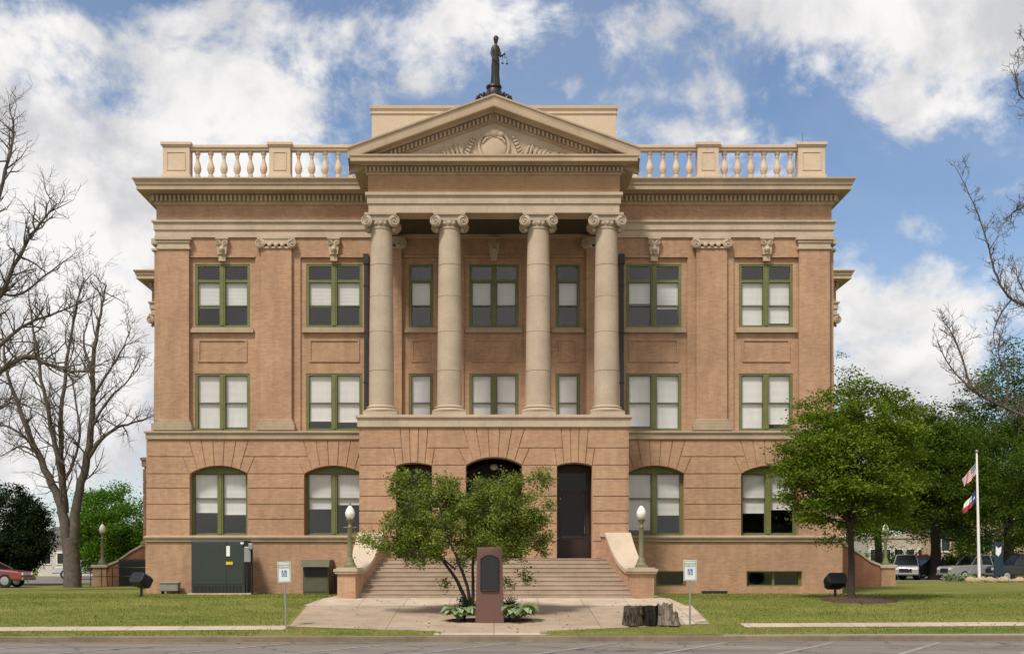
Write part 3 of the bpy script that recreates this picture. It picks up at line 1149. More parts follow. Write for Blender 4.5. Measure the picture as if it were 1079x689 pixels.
vb = MB().box(-4.5, 4.5, -.32, -.02, 1.4, 6.3).box(-4.5, 4.5, PYB + .6, -.32, 5.9, 6.0).box(-4.5, 4.5, PYB + .6, -.32, 1.38, 1.405)
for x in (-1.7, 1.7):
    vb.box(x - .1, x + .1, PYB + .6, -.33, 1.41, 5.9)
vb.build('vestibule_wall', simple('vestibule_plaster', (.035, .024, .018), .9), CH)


def door(x0, x1, y, ztop, arch, double):
    d = MB()
    z0 = 1.41
    d.box(x0, x0 + .14, y, y + .14, z0, ztop); d.box(x1 - .14, x1, y, y + .14, z0, ztop)
    d.prism([(x0, ztop)] + [(x1, ztop)] + arc((x0 + x1) / 2, (x1 - x0) / 2, arch[0], arch[1], 10)[::-1], y, y + .14)
    d.box(x0 + .14, x1 - .14, y + .02, y + .12, 3.95, 4.02)
    leaves = [(x0 + .14, x1 - .14)]
    if double:
        c = (x0 + x1) / 2; leaves = [(x0 + .14, c - .005), (c + .005, x1 - .14)]
    o = d.build('door', WOOD, CH)
    gl = MB(); lf = MB(); hd = MB()
    gl.add([(x0 + .14, y + .07, 4.02), (x1 - .14, y + .07, 4.02), (x1 - .14, y + .07, ztop), (x0 + .14, y + .07, ztop)], [(0, 1, 2, 3)])
    for a, b in leaves:
        s_ = .075
        lf.box(a, b, y + .03, y + .09, z0 + .01, z0 + .75)
        lf.box(a + .1, b - .1, y + .015, y + .03, z0 + .16, z0 + .62)
        lf.box(a, b, y + .03, y + .09, 3.87, 3.95)
        lf.box(a, a + s_, y + .03, y + .09, z0 + .75, 3.87); lf.box(b - s_, b, y + .03, y + .09, z0 + .75, 3.87)
        gl.add([(a + s_, y + .06, z0 + .75), (b - s_, y + .06, z0 + .75), (b - s_, y + .06, 3.87), (a + s_, y + .06, 3.87)], [(0, 1, 2, 3)])
        hd.tube([(b - .06, y + .03, 2.35), (b - .06, y - .03, 2.37), (b - .06, y - .03, 2.62), (b - .06, y + .03, 2.64)], .014, 6)
    lf.build('leaf', WOOD, o); gl.build('pane', DOOR_GLASS, o); hd.build('handle', simple('brass_handle', (.45, .33, .12), .35, metal=.8), o)
    return o


door(-3.68, -2.34, -2.35, 4.72, (4.90, 5.01), False)
door(2.38, 3.70, -2.35, 4.72, (4.90, 5.01), False)
door(-1.05, 1.05, -.62, 4.60, (4.92, 5.22), True)

# ------------------------------------------------------------------ columns
def column_capital(mb, x, y, r, z0=13.88):
    mb.lathe([(r * .98, z0 - .02), (r * 1.07, z0 + .02), (r * 1.07, z0 + .07), (r, z0 + .09), (r * 1.22, z0 + .30), (r * 1.22, z0 + .36)], (x, y, 0), 28)
    hw = r + .10
    mb.box(x - hw - .02, x + hw + .02, y - r - .06, y + r + .06, z0 + .30, z0 + .48)
    mb.box(x - hw - .10, x + hw + .10, y - r - .13, y + r + .13, z0 + .50, z0 + .575)
    mb.box(x - hw - .05, x + hw + .05, y - r - .09, y + r + .09, z0 + .46, z0 + .51)
    for sx in (-1, 1):
        for sy, yaw in ((-1, 0.0), (1, pi)):
            volute(mb, (x + sx * (hw + .02), y + sy * (r + .13), z0 + .27), .215, .20, -sx * (1 if sy < 0 else -1), yaw + sx * sy * -.22)
        # bolster between the front and the rear scroll
        M = Matrix.Translation((x + sx * (hw + .0), y, z0 + .27)) @ Matrix.Rotation(pi / 2, 4, 'X')
        mb.lathe([(.19, -r - .05), (.13, -r * .4), (.12, 0), (.13, r * .4), (.19, r + .05)], n=14, M=M)
    for k in range(3):
        mb.ball((x + (k - 1) * .17, y - r * 1.12 + abs(k - 1) * .04, z0 + .22), (.075, .05, .10), 10, 6)
    # drop ornaments beneath the scrolls
    for sx in (-1, 1):
        mb.ball((x + sx * (hw - .02), y - r * .55, z0 + .0), (.07, .07, .10), 8, 6)


def column(x, y, z0=6.82, parent=CH):
    R0, R1 = .475, .405
    prof = []
    zb, zt = z0 + .36, 13.88
    for i in range(21):
        t = i / 20
        prof.append((R0 - (R0 - R1) * (t ** 1.8), zb + (zt - zb) * t))
    # drum joints as fine grooves
    full = []
    cuts = [zb + (zt - zb) * q for q in (.20, .42, .62, .80)]
    for r, z in prof:
        full.append((r, z))
    for c in cuts:
        t = (c - zb) / (zt - zb); r = R0 - (R0 - R1) * (t ** 1.8)
        full += [(r, c - .014), (r - .012, c - .006), (r - .012, c + .006), (r, c + .014)]
    full.sort(key=lambda q: q[1])
    o = MB().lathe(full, (x, y, 0), 36).build('column', STONE_COL, parent, smooth=35)
    b = MB().box(x - .64, x + .64, y - .64, y + .64, z0 - .01, z0 + .13)
    tor = [(.60, .13), (.645, .15), (.66, .19), (.645, .23), (.60, .25), (.55, .265), (.545, .29), (.56, .30), (.575, .32), (.56, .345), (.50, .36), (.485, .40)]
    b.lathe([(r, z0 + z) for r, z in tor], (x, y, 0), 36)
    b.build('base', STONE_COL, o, smooth=40)
    c = MB(); column_capital(c, x, y, R1, 13.88)
    c.build('capital', STONE_COL, o, smooth=40)
    return o


CY = -2.92
for x in (-4.29, -1.69, 1.69, 4.29):
    column(x, CY)

# portico entablature
EX, EY0 = 4.74, -3.38
en = MB()
A2 = [(0, 14.46), (.0, 14.78), (.05, 14.80), (.05, 15.06), (.12, 15.10), (.12, 15.21), (.02, 15.225)]
def rect_frame(mb, x0, x1, y0, y1, w, z0, z1):
    mb.box(x0, x1, y0, y0 + w, z0, z1)
    mb.box(x0, x0 + w, y0 + w, y1, z0, z1); mb.box(x1 - w, x1, y0 + w, y1, z0, z1)
en.ring(-EX, EX, EY0, .3, A2[1:], False)
rect_frame(en, -EX, EX, EY0, -.02, .88, 14.46, 14.80)
for k in range(1, 4):
    pass
en.build('portico_architrave', STONE, CH)
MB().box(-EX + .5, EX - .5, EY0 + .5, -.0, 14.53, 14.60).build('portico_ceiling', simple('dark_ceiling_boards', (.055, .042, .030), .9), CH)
MB().ring(-EX, EX, EY0, .3, [(.015, 15.215), (.015, 15.90)], False).build('portico_frieze', BRICK_SMOOTH, CH)
pc = MB()
PCORN = [(.0, 15.86), (.07, 15.88), (.09, 15.94), (.09, 16.16), (.24, 16.18), (.28, 16.215), (.62, 16.215), (.62, 16.38), (.66, 16.40), (.66, 16.46), (.0, 16.50)]
pc.ring(-EX, EX, EY0, .3, PCORN)
dentils(pc, -EX - .15, EX + .15, EY0 - .09, 15.96, 16.13, .14, .080, .075)
for s_ in (-1, 1):
    dentils(pc, EY0, -.5, s_ * (EX + .09), 15.96, 16.13, s_ * .14, .080, .075, 'y')

# raking cornice and tympanum
APX, SLP = 18.70, .362
TX = 5.46
def zr(x): return APX - SLP * abs(x)
PY = EY0            # tympanum plane
PR = [(.70, -.0), (.70, -.06), (.66, -.11), (.64, -.20), (.635, -.40), (.625, -.44), (.30, -.45), (.27, -.52), (.10, -.54), (.10, -.80), (.04, -.84), (-.05, -.84)]
for s_ in (-1, 1):
    vs = []; fs = []
    n = len(PR)
    xs_ = [0.0, TX]
    for x in xs_:
        for o, w in PR:
            vs.append((s_ * x, PY - o, zr(x) + w))
    for k in range(n - 1):
        q = (k, k + 1, n + k + 1, n + k)
        fs.append(q if s_ > 0 else q[::-1])
    fs.append(tuple(range(n, 2 * n)))
    pc.add(vs, fs)
    # rake dentils
    m = 32
    for i in range(m):
        x = .10 + i * .155
        if zr(x) - .78 < 16.5: break
        pts = [(x, zr(x) - .57), (x + .08, zr(x + .08) - .57), (x + .08, zr(x + .08) - .76), (x, zr(x) - .76)]
        P_ = [(s_ * a, b) for a, b in pts]
        pc.prism(P_ if s_ < 0 else P_[::-1], PY - .235, PY - .1)
pd = pc.build('pediment', STONE_TRIM, CH)
ty = MB().prism([(-5.0, 16.45), (5.0, 16.45), (0, 18.1)], PY - .0, PY + .3)
ty.build('tympanum', STONE, pd)
# gable roof behind the pediment
gr = MB()
vs = [(-TX, PY - .68, zr(TX) + .004), (0, PY - .68, APX + .004), (TX, PY - .68, zr(TX) + .004), (-TX, 2.6, zr(TX) + .004), (0, 2.6, APX + .004), (TX, 2.6, zr(TX) + .004)]
vs += [(-TX, PY - .68, zr(TX) - .06), (TX, PY - .68, zr(TX) - .06), (-TX, 2.6, zr(TX) - .06), (TX, 2.6, zr(TX) - .06)]
gr.add(vs, [(0, 1, 4, 3), (1, 2, 5, 4), (6, 0, 3, 8), (2, 7, 9, 5)])
gr.build('gable_roof', STONE_TRIM, CH)

# carved relief in the tympanum
cr = MB()
zc = 17.02
cr.ball((0, PY - .02, zc - .10), (.50, .12, .52), 24, 14)
cr.tube([(.56 * cos(a), PY - .05, zc - .08 + .60 * sin(a)) for a in [2 * pi * i / 32 for i in range(33)]], .055, 6)
cr.ball((0, PY - .08, zc + .42), (.26, .12, .17), 14, 10)
for s_ in (-1, 1):
    cr.ball((s_ * .24, PY - .08, zc + .36), (.16, .10, .12), 10, 8, )
    cr.tube([(s_ * .1, PY - .08, zc + .25), (s_ * .3, PY - .12, zc + .2), (s_ * .42, PY - .09, zc + .05)], .05, 6)
    for k in range(6):
        cr.ball((s_ * (.74 + .05 * k), PY - .06, zc + .25 - .125 * k), (.075, .07, .06), 8, 6)
        cr.ball((s_ * (.86 + .05 * k), PY - .05, zc + .15 - .115 * k), (.06, .06, .055), 8, 6)
    rr = random.Random(11)
    for k in range(10):
        x0 = 1.15 + k * .16; zmax = zr(x0) - 1.12 - 16.55
        h = max(.06, zmax * rr.uniform(.55, .95))
        pts = [(s_ * x0, PY - .02, 16.55), (s_ * (x0 + .10), PY - .09, 16.55 + h * .5), (s_ * (x0 + .06 + rr.uniform(0, .22)), PY - .05, 16.55 + h)]
        cr.tube(pts, [.05, .065, .025], 6)
        if h > .14:
            sp = [(s_ * (x0 + .1 + q * cos(t)), PY - .07, 16.55 + h * .6 + q * sin(t)) for q, t in [(.11 * (1 - i / 14), i * .7) for i in range(13)]]
            cr.tube(sp, .028, 5)
cr.build('crest_relief', STONE, pd, smooth=50)

# attic block, dome and lantern
at = MB()
AX, AY = 5.2, 2.5
at.box(-AX, AX, AY, AY + 16, 16.7, 20.32)
at.ring(-AX, AX, AY, AY + 16, [(.0, 20.30), (.05, 20.33), (.05, 20.40), (.0, 20.42), (.0, 20.50), (.07, 20.54), (.09, 20.66), (.0, 20.68)])
at.build('attic_block', STUCCO, CH)
dm = MB()
DYC = 12.0
prof = [(3.7, 20.6), (3.7, 20.95), (3.5, 21.0)]
for i in range(1, 14):
    t = i / 14 * pi / 2
    prof.append((3.45 * cos(t), 21.0 + 3.25 * sin(t)))
prof += [(.62, 24.24), (.58, 24.45), (.62, 24.48), (.62, 24.56), (.42, 24.74), (.34, 25.0), (.40, 25.06), (.38, 25.16), (.3, 25.2)]
dm.lathe(prof, (0, DYC, 0), 48)
do = dm.build('dome', BRONZE, CH, smooth=35)
crs = MB()
for k in range(20):
    a = 2 * pi * k / 20
    M = Matrix.Translation((0, DYC, 24.30)) @ Matrix.Rotation(a, 4, 'Z')
    pts = [M @ Vector(p) for p in ((.55, 0, .0), (.78, 0, .02), (.90, 0, .12), (.88, 0, .25), (.78, 0, .28), (.74, 0, .2))]
    crs.tube(pts, [.05, .055, .06, .055, .045, .03], 6)
    crs.box(.60, .86, -.045, .045, -.04, .05, M)
crs.build('cresting', BRONZE, do, smooth=50)

# roof balustrade
BY = .35


def balustrade(parts):
    ba = MB()
    for a, b in parts['runs']:
        ba.box(a, b, BY - .17, BY + .17, 16.70, 16.92)
        ba.box(a, b, BY - .16, BY + .16, 18.0, 18.10); ba.box(a, b, BY - .21, BY + .21, 18.10, 18.22)
    o = ba.build('balustrade', STUCCO, CH, bevel=.015)
    for a, b in parts['posts']:
        p = MB().box(a, b, BY - .26, BY + .26, 16.69, 18.12)
        p.box(a - .05, b + .05, BY - .31, BY + .31, 16.69, 16.98)
        p.box(a - .03, b + .03, BY - .29, BY + .29, 18.12, 18.18); p.box(a - .08, b + .08, BY - .34, BY + .34, 18.18, 18.30)
        m = .16
        for q in ((a + m, b - m, 17.16, 17.20), (a + m, b - m, 17.88, 17.92)):
            p.box(q[0], q[1], BY - .285, BY - .26, q[2], q[3])
        for q in (a + m, b - m - .04):
            p.box(q, q + .04, BY - .285, BY - .26, 17.20, 17.88)
        p.build('post', STUCCO, o, bevel=.01)
    bal = [(.13, 0), (.13, .10), (.085, .13), (.10, .17), (.165, .30), (.175, .40), (.145, .52), (.085, .68), (.065, .80), (.09, .84), (.075, .87), (.10, .93), (.13, .96), (.13, 1.08)]
    for x in parts['balusters']:
        MB().lathe([(r * .88, 16.92 + z) for r, z in bal], (x, BY, 0), 14).build('baluster', STUCCO, o, smooth=50)


for s_ in (-1, 1):
    m = lambda a, b: tuple(sorted((s_ * a, s_ * b)))
    posts = [m(12.36, 13.45), m(8.27, 9.13)]
    runs = [m(9.13, 12.36), m(5.2, 8.27)]
    bl_ = [s_ * (9.13 + (12.36 - 9.13) * (i + .5) / 6.0 ) for i in range(6)] + [s_ * (8.27 - .54 * (i + .55)) for i in range(6)]
    balustrade(dict(posts=posts, runs=runs, balusters=bl_))
MB().tube([(12.6, BY, 18.3), (12.6, BY, 18.75)], .008, 5).build('lightning_rod', BLACK, CH)

# rainwater pipes beside the portico
for x in (-5.17, 5.17):
    p = MB().box(x - .075, x + .075, -.20, -.03, 6.57, 13.55)
    p.box(x - .11, x + .11, -.24, -.02, 13.3, 13.70)
    for z in (8.5, 10.5, 12.4):
        p.box(x - .10, x + .10, -.22, -.02, z, z + .06)
    p.build('downspout', PIPE, CH)

# ------------------------------------------------------------------ side porticoes
def flank(s_):
    X0, X1 = 13.6, 18.15
    y0, y1 = 15.3, 26.0
    r = lambda a, b: tuple(sorted((s_ * a, s_ * b)))
    p = MB(); a, b = r(X0, X1 + .35)
    p.box(a, b, y0, y1, -.1, 6.3)
    fr = p.build('flank_portico', BRICK, CH)
    q = MB()
    for za, zb in cs:
        c, d = r(X0 + .5, X1 + .41)
        q.box(c, d, y0 - .06, y0 + .1, za + .02, zb - .02)
    q.build('block_facing', BRICK, fr)
    t = MB(); t.ring(a, b, y0, y1, [(.04, 6.30), (.12, 6.33), (.12, 6.62), (.18, 6.66), (.18, 6.78), (0, 6.82)])
    t.ring(a, b, y0, y1, [(.02, 2.06), (.12, 2.10), (.12, 2.20), (.16, 2.235), (.16, 2.30), (.02, 2.345)])
    t.build('belt', STONE_BELT, fr)
    a, b = r(X0, X1 + .0)
    e_ = MB()
    e_.ring(a, b, y0 + .25, y1 - .25, [(.0, 14.42)] + ARCH[1:])
    e_.build('architrave', STONE, fr)
    MB().ring(a, b, y0 + .25, y1 - .25, [(.02, 15.08), (.02, 15.75)], False).build('frieze', BRICK, fr)
    k = MB().ring(a, b, y0 + .25, y1 - .25, CORN)
    dentils(k, a - .1, b + .1, y0 + .25 - .12, 15.83, 16.06, .15)
    k.build('cornice', STONE_TRIM, fr)
    # hipped stub of the roof above the cornice
    MB().ring(a, b, y0 + .25, y1 - .25, [(.72, 16.60), (-1.2, 17.3)]).build('roof', STONE, fr)
    column(s_ * (X1 - .42), y0 + .25 + .47)
    # stair flank with its pier
    ys, ye = 15.5, 16.4
    c = MB()
    xa, xb = s_ * (X1 + .35), s_ * 20.55
    P = [(xa, -.1), (xb, -.1), (xb, 1.05), (s_ * 20.0, 1.25), (s_ * 19.3, 1.75), (xa, 2.2)]
    c.prism(P if s_ > 0 else P[::-1], ys, ye)
    ck = c.build('cheek_wall', BRICK_RED, CH)
    cap = MB()
    top = [(s_ * 20.5, 1.06), (s_ * 20.0, 1.255), (s_ * 19.3, 1.755), (xa + s_ * .0, 2.205)]
    for (xA, zA), (xB, zB) in zip(top[:-1], top[1:]):
        Q = [(xA, zA), (xA, zA + .12), (xB, zB + .12), (xB, zB)]
        cap.prism(Q if s_ > 0 else Q[::-1], ys - .07, ye + .07)
    cap.build('cap', CAP, ck)
    pr = MB(); a, b = r(20.56, 21.3)
    pr.box(a, b, ys - .05, ye + .1, -.1, .95); pr.box(a - .04, b + .04, ys - .1, ye + .15, -.1, .2)
    pp = pr.build('pier', BRICK, ck)
    MB().box(a - .07, b + .07, ys - .12, ye + .17, .95, 1.13).build('pier_cap', CAP, pp, bevel=.02)


flank(-1); flank(1)

# ------------------------------------------------------------------ front stair
st = MB()
NS = 9
zt0, zt1 = .03, 1.41
yt = -4.05
for k in range(NS):
    z1_ = zt0 + (zt1 - zt0) * (k + 1) / NS
    z0_ = zt0 + (zt1 - zt0) * k / NS
    yf = -6.75 + (6.75 + yt) * k / (NS - 1)
    ye_ = -3.42 if k == NS - 1 else -6.75 + (6.75 + yt) * (k + 1) / (NS - 1) + .05
    st.box(-4.85, 4.95, yf + .018, PYB - .05, z0_ - .02, z1_ - .05)
    st.box(-4.85, 4.95, yf, PYB - .04 if k == NS - 1 else ye_, z1_ - .05, z1_)
sr = st.build('staircase', STEP, CH, bevel=.008)


def cheek(s_):
    # plan: inner and outer faces splay outwards towards the foot
    fi, fo, pc_ = (4.78, 5.38, 5.05) if s_ < 0 else (4.88, 5.50, 5.17)
    def inner(y): return 4.06 + (fi - 4.06) * (-3.55 - y) / 3.1
    def outer(y): return 4.94 + (fo - 4.94) * (-3.55 - y) / 3.1
    def top(y):
        t = max(0., min(1., (-4.05 - y) / 2.35))
        return 2.22 - (2.22 - .86) * (1 - (1 - t) ** 1.9)
    ysn = [-3.52, -4.05] + [-4.05 - 2.35 * i / 14 for i in range(1, 15)]
    vs = []; fs = []
    for y in ysn:
        i_, o_ = s_ * inner(y), s_ * outer(y)
        vs += [(i_, y, -.2), (i_, y, top(y)), (o_, y, top(y)), (o_, y, -.2)]
    for k in range(len(ysn) - 1):
        for j in range(4):
            a = 4 * k + j; b = 4 * k + (j + 1) % 4
            fs.append((a, b, b + 4, a + 4))
    fs += [(3, 2, 1, 0), tuple(4 * (len(ysn) - 1) + q for q in range(4))]
    o = MB().add(vs, fs).build('cheek_wall', BRICK, CH)
    vs = []; fs = []
    m = .06
    for y in ysn:
        i_, o_ = s_ * (inner(y) - m), s_ * (outer(y) + m)
        z = top(y) + .002
        vs += [(i_, y, z), (i_, y, z + .15), (o_, y, z + .15), (o_, y, z)]
    for k in range(len(ysn) - 1):
        for j in range(4):
            a = 4 * k + j; b = 4 * k + (j + 1) % 4
            fs.append((a, b, b + 4, a + 4))
    fs += [(3, 2, 1, 0), tuple(4 * (len(ysn) - 1) + q for q in range(4))]
    MB().add(vs, fs).build('cap', CAP, o)
    M = Matrix.Translation((s_ * pc_, -6.72, 0)) @ Matrix.Rotation(s_ * .26, 4, 'Z')
    p = MB().box(-.34, .34, -.34, .34, -.2, .86, M).build('pier', BRICK, o)
    q = MB().box(-.42, .42, -.42, .42, .86, .93, M).box(-.45, .45, -.45, .45, .93, 1.03, M).box(-.38, .38, -.38, .38, 1.03, 1.08, M)
    q.build('pier_cap', STONE, p, bevel=.015)


cheek(-1); cheek(1)

# ------------------------------------------------------------------ statue
def statue():
    root = thing('statue', 'dark bronze robed woman statue holding scales on the dome top', 'statue', (.07, DYC, 25.19))
    # robed figure: one continuous lofted body
    def loop(z, rx, ry, cx=0, cy=0, fold=.0, n=28):
        return [(cx + rx * (1 + fold * cos(9 * a)) * cos(a), cy + ry * (1 + fold * cos(9 * a)) * sin(a), z) for a in [2 * pi * i / n for i in range(n)]]
    L = [loop(0, .32, .30, 0, 0, .05), loop(.12, .30, .28, 0, 0, .07), loop(.6, .26, .24, .0, 0, .06), loop(1.05, .27, .23, .01, 0, .05), loop(1.32, .25, .20, .02, 0, .03),
         loop(1.52, .215, .17, .02, 0, .02), loop(1.75, .25, .18, .02, -.02, .015), loop(1.95, .27, .17, .02), loop(2.05, .23, .14, .02), loop(2.10, .11, .10, .02), loop(2.17, .08, .08, .02),
         loop(2.21, .10, .11, .03), loop(2.28, .125, .14, .035), loop(2.38, .14, .155, .04), loop(2.48, .125, .14, .035), loop(2.55, .08, .09, .03), loop(2.57, .02, .02, .03)]
    vs = [p for l in L for p in l]; n = 28
    fs = [(k * n + i, k * n + (i + 1) % n, k * n + n + (i + 1) % n, k * n + n + i) for k in range(len(L) - 1) for i in range(n)]
    fs += [tuple(range(n - 1, -1, -1)), tuple(range((len(L) - 1) * n, len(L) * n))]
    b = MB().add(vs, fs)
    # arm reaching out to the side, with sleeve, ending in a closed hand
    b.tube([(.18, 0, 1.93), (.27, -.03, 1.72), (.32, -.12, 1.52), (.44, -.2, 1.55), (.53, -.24, 1.60)], [.11, .10, .08, .055, .045], 10)
    b.ball((.56, -.25, 1.61), (.055, .05, .06), 10, 8)
    for k in range(4):
        b.tube([(.545 + .012 * k, -.28, 1.64 - .02 * k), (.58 + .01 * k, -.30, 1.62 - .02 * k), (.59, -.27, 1.595 - .02 * k), (.57, -.24, 1.59 - .02 * k)], .014, 5)
    # other arm down at the sword
    b.tube([(-.17, 0, 1.93), (-.26, -.04, 1.68), (-.24, -.16, 1.44), (-.12, -.28, 1.26)], [.11, .095, .075, .05], 10)
    b.ball((-.09, -.30, 1.23), (.055, .05, .055), 10, 8)
    # nose, brow and chin give the head a face turned to the street
    b.ball((.04, -.155, 2.37), (.022, .03, .035), 8, 6); b.ball((.04, -.13, 2.26), (.05, .035, .03), 8, 6)
    for s_ in (-1, 1):
        b.ball((.04 + s_ * .05, -.135, 2.40), (.022, .016, .014), 8, 6)
    body = b.build('figure', BRONZE, root, smooth=60)
    h = MB().ball((.035, .03, 2.44), (.16, .16, .15), 14, 10).ball((.03, .16, 2.38), (.09, .09, .09), 10, 8)
    for k in range(9):
        a = pi * k / 8
        h.ball((.035 + .14 * cos(a), -.08, 2.42 + .13 * sin(a)), .04, 8, 6)
    h.build('hair', BRONZE, root, smooth=60)
    s = MB()
    s.tube([(.57, -.25, 1.72), (.57, -.25, 1.42)], .012, 6)
    s.tube([(.40, -.25, 1.44), (.74, -.25, 1.44)], .014, 6)
    for x in (.42, .72):
        for dx in (-.05, .05):
            s.tube([(x, -.25, 1.44), (x + dx, -.25, 1.12)], .007, 4)
        s.lathe([(.01, -.05), (.07, -.03), (.085, .0), (.08, .005)], (x, -.25, 1.12), 12)
    s.build('scales', BRONZE, root, smooth=50)
    w = MB()
    w.tube([(-.09, -.30, 1.42), (-.09, -.30, 1.20)], .02, 6); w.box(-.22, .04, -.33, -.27, 1.14, 1.18)
    w.prism([(-.115, 1.14), (-.10, .08), (-.09, .0), (-.08, .08), (-.065, 1.14)][::-1], -.31, -.29)
    w.build('sword', BRONZE, root)
    root.rotation_euler = (0, 0, radians(14)); root.scale = (.76, .80, .965)


statue()


# ------------------------------------------------------------------ lamp posts
def lamp(loc, label):
    r = thing('lamp_post', label, 'lamp', loc, 0, 'globe lamps on the stair piers')
    p = MB().box(-.21, .21, -.21, .21, 0, .07)
    p.lathe([(.20, .07), (.19, .14), (.15, .17), (.14, .26), (.10, .33), (.085, .40), (.095, .43), (.08, .46), (.074, .9), (.066, 1.36), (.09, 1.39), (.09, 1.42), (.06, 1.45), (.06, 1.55), (.13, 1.63), (.15, 1.68), (.10, 1.70)], n=20)
    for k in range(8):
        a = 2 * pi * k / 8
        p.tube([(.079 * cos(a), .079 * sin(a), .48), (.07 * cos(a), .07 * sin(a), 1.34)], .014, 5)
    p.tube([(-.20, 0, 1.40), (.20, 0, 1.40)], .020, 6)
    for x in (-.2, .2):
        p.ball((x, 0, 1.40), .032, 8, 6)
    p.build('pole', LAMP_GREEN, r, smooth=45)
    g = MB().lathe([(.09, 1.69), (.14, 1.76), (.17, 1.86), (.17, 1.92), (.135, 2.03), (.08, 2.11), (.05, 2.16), (.03, 2.19)], n=20)
    g.build('globe', GLOBE, r, smooth=60)
    f = MB().lathe([(.055, 2.155), (.05, 2.18), (.03, 2.20), (.035, 2.23), (.02, 2.27), (.005, 2.31)], n=10)
    f.build('finial', LAMP_GREEN, r, smooth=50)
    return r


L0 = lamp((-5.05, -6.72, 1.085), 'olive lamp post with white globe left of the front steps')
dup(L0, (5.17, -6.72, 1.085), 0, 'olive lamp post with white globe right of the front steps')
dup(L0, (-20.93, 15.95, 1.135), 0, 'far lamp post on the pier beside the bare tree')
dup(L0, (20.93, 15.95, 1.135), 0, 'far lamp post on the pier behind the green lawn tree')

# pendant inside the central arch
pn = thing('pendant_lamp', 'small white pendant lamp hanging inside the central entrance arch', 'lamp', (0, -1.6, 5.9))
MB().tube([(0, 0, 0), (0, 0, -.72)], .012, 5).lathe([(.02, -.72), (.10, -.74), (.12, -.78), (.05, -.8)], n=14).build('chain', BLACK, pn)
MB().ball((0, 0, -.90), (.17, .17, .14), 16, 10).build('globe', GLOBE, pn, smooth=60)


# ------------------------------------------------------------------ things along the wall
def cabinet():
    y0 = -2.0
    x0, x1 = wx(201.5, y0), wx(258, y0)
    z1_ = wz(569, y0)
    r = thing('utility_cabinet', 'tall dark green utility cabinet beneath the leftmost arched window', 'cabinet', ((x0 + x1) / 2, y0, 0))
    w = (x1 - x0) / 2
    MB().box(-w - .12, w + .25, -.12, 1.4, -.02, .07).build('pad', CONCRETE, r)
    MB().box(-w, w, 0, 1.25, .07, z1_).build('body', CABINET, r, bevel=.03)
    for a, b in ((-w + .05, .33), (.36, w - .05)):
        MB().box(a, b, -.012, .0, .42, z1_ - .07).build('door', CABINET, r, bevel=.01)
    g_ = MB()
    for k in range(14):
        xx = -w + .08 + k * (2 * w - .16) / 14
        g_.box(xx, xx + .09, -.02, .0, .12, .36)
    g_.build('grille', BLACK, r)
    MB().box(.33, .47, -.045, -.031, z1_ - .62, z1_ - .22).build('notice', WHITE, r)
    MB().box(.32, .58, -.045, -.031, z1_ - .95, z1_ - .83).build('hazard_label', YELLOW, r)
    m = thing('electric_meter', 'grey meter box on a conduit at the right edge of the green cabinet', 'meter', (x1 + .1, y0, 0))
    MB().box(-.13, .13, -.02, .16, z1_ - .85, z1_ - .25).box(.05, .22, -.1, .05, z1_ - .35, z1_ - .12).build('meter_box', GREY_METAL, m, bevel=.02)
    MB().tube([(-.02, .07, 0), (-.02, .07, z1_ - .8)], .05, 8).tube([(.16, .1, 0.02), (.16, .1, z1_ - .3)], .035, 8).build('conduit', BLACK, m)
    MB().lathe([(.04, 0), (.075, .05), (.06, .1)], (-.2, -.03, z1_ - .18), 12).build('lamp_head', WHITE, m)


cabinet()


def olive_box():
    y0 = -1.6
    x0, x1 = wx(318, y0), wx(347.5, y0)
    z1_ = wz(589.5, y0); zm = wz(597, y0); zl = wz(607, y0); z0_ = wz(623, y0)
    r = thing('vent_housing', 'squat olive vent housing with a sloping hood against the wall', 'vent', ((x0 + x1) / 2, y0, 0))
    w = (x1 - x0) / 2
    MB().box(-w + .04, w - .04, .0, 1.2, .0, z1_ - .12).build('body', OLIVE_BOX, r, bevel=.015)
    hd = MB()
    hd.add([(-w, -.28, zm), (w, -.28, zm), (w, .0, z1_), (-w, .0, z1_), (-w, 1.25, z1_), (w, 1.25, z1_), (w, 1.25, zm), (-w, 1.25, zm)],
           [(0, 1, 2, 3), (3, 2, 5, 4), (0, 3, 4, 7), (1, 6, 5, 2), (0, 7, 6, 1)])
    hd.build('hood', OLIVE_BOX, r)
    lv = MB().box(-w + .1, w - .1, -.02, .0, zl, zm - .02)
    for k in range(4):
        z = zl + .03 + k * (zm - zl) / 4.6
        lv.box(-w + .1, w - .1, -.05, -.02, z, z + .02)
    lv.build('louvre', BLACK, r)
    MB().box(-w + .08, w - .08, -.025, .0, .12, zl - .06).build('panel', OLIVE_BOX, r)
    d = thing('slot_plate', 'narrow black plate drawn for a dark slot between the vent housing and stair pier', 'plate', (wx(354, -1.0), -1.0, 0))
    MB().box(-.1, .1, -.03, .03, 0, wz(599, -1.0)).box(-.12, .12, -.05, .05, 0, .06).build('plate', BLACK, d)  # black plate put in for the dark slot


olive_box()
gb = thing('equipment_box', 'low grey equipment box on the lawn left of the green cabinet', 'box', (wx(178, -.9), -.9, 0))
MB().box(-.36, .36, 0, .4, .12, .42).box(-.39, .39, -.03, .43, .42, .47).build('body', GREY_BOX, gb, bevel=.02)
MB().box(-.33, -.27, .05, .35, 0, .12).box(.27, .33, .05, .35, 0, .12).build('foot', BLACK, gb)


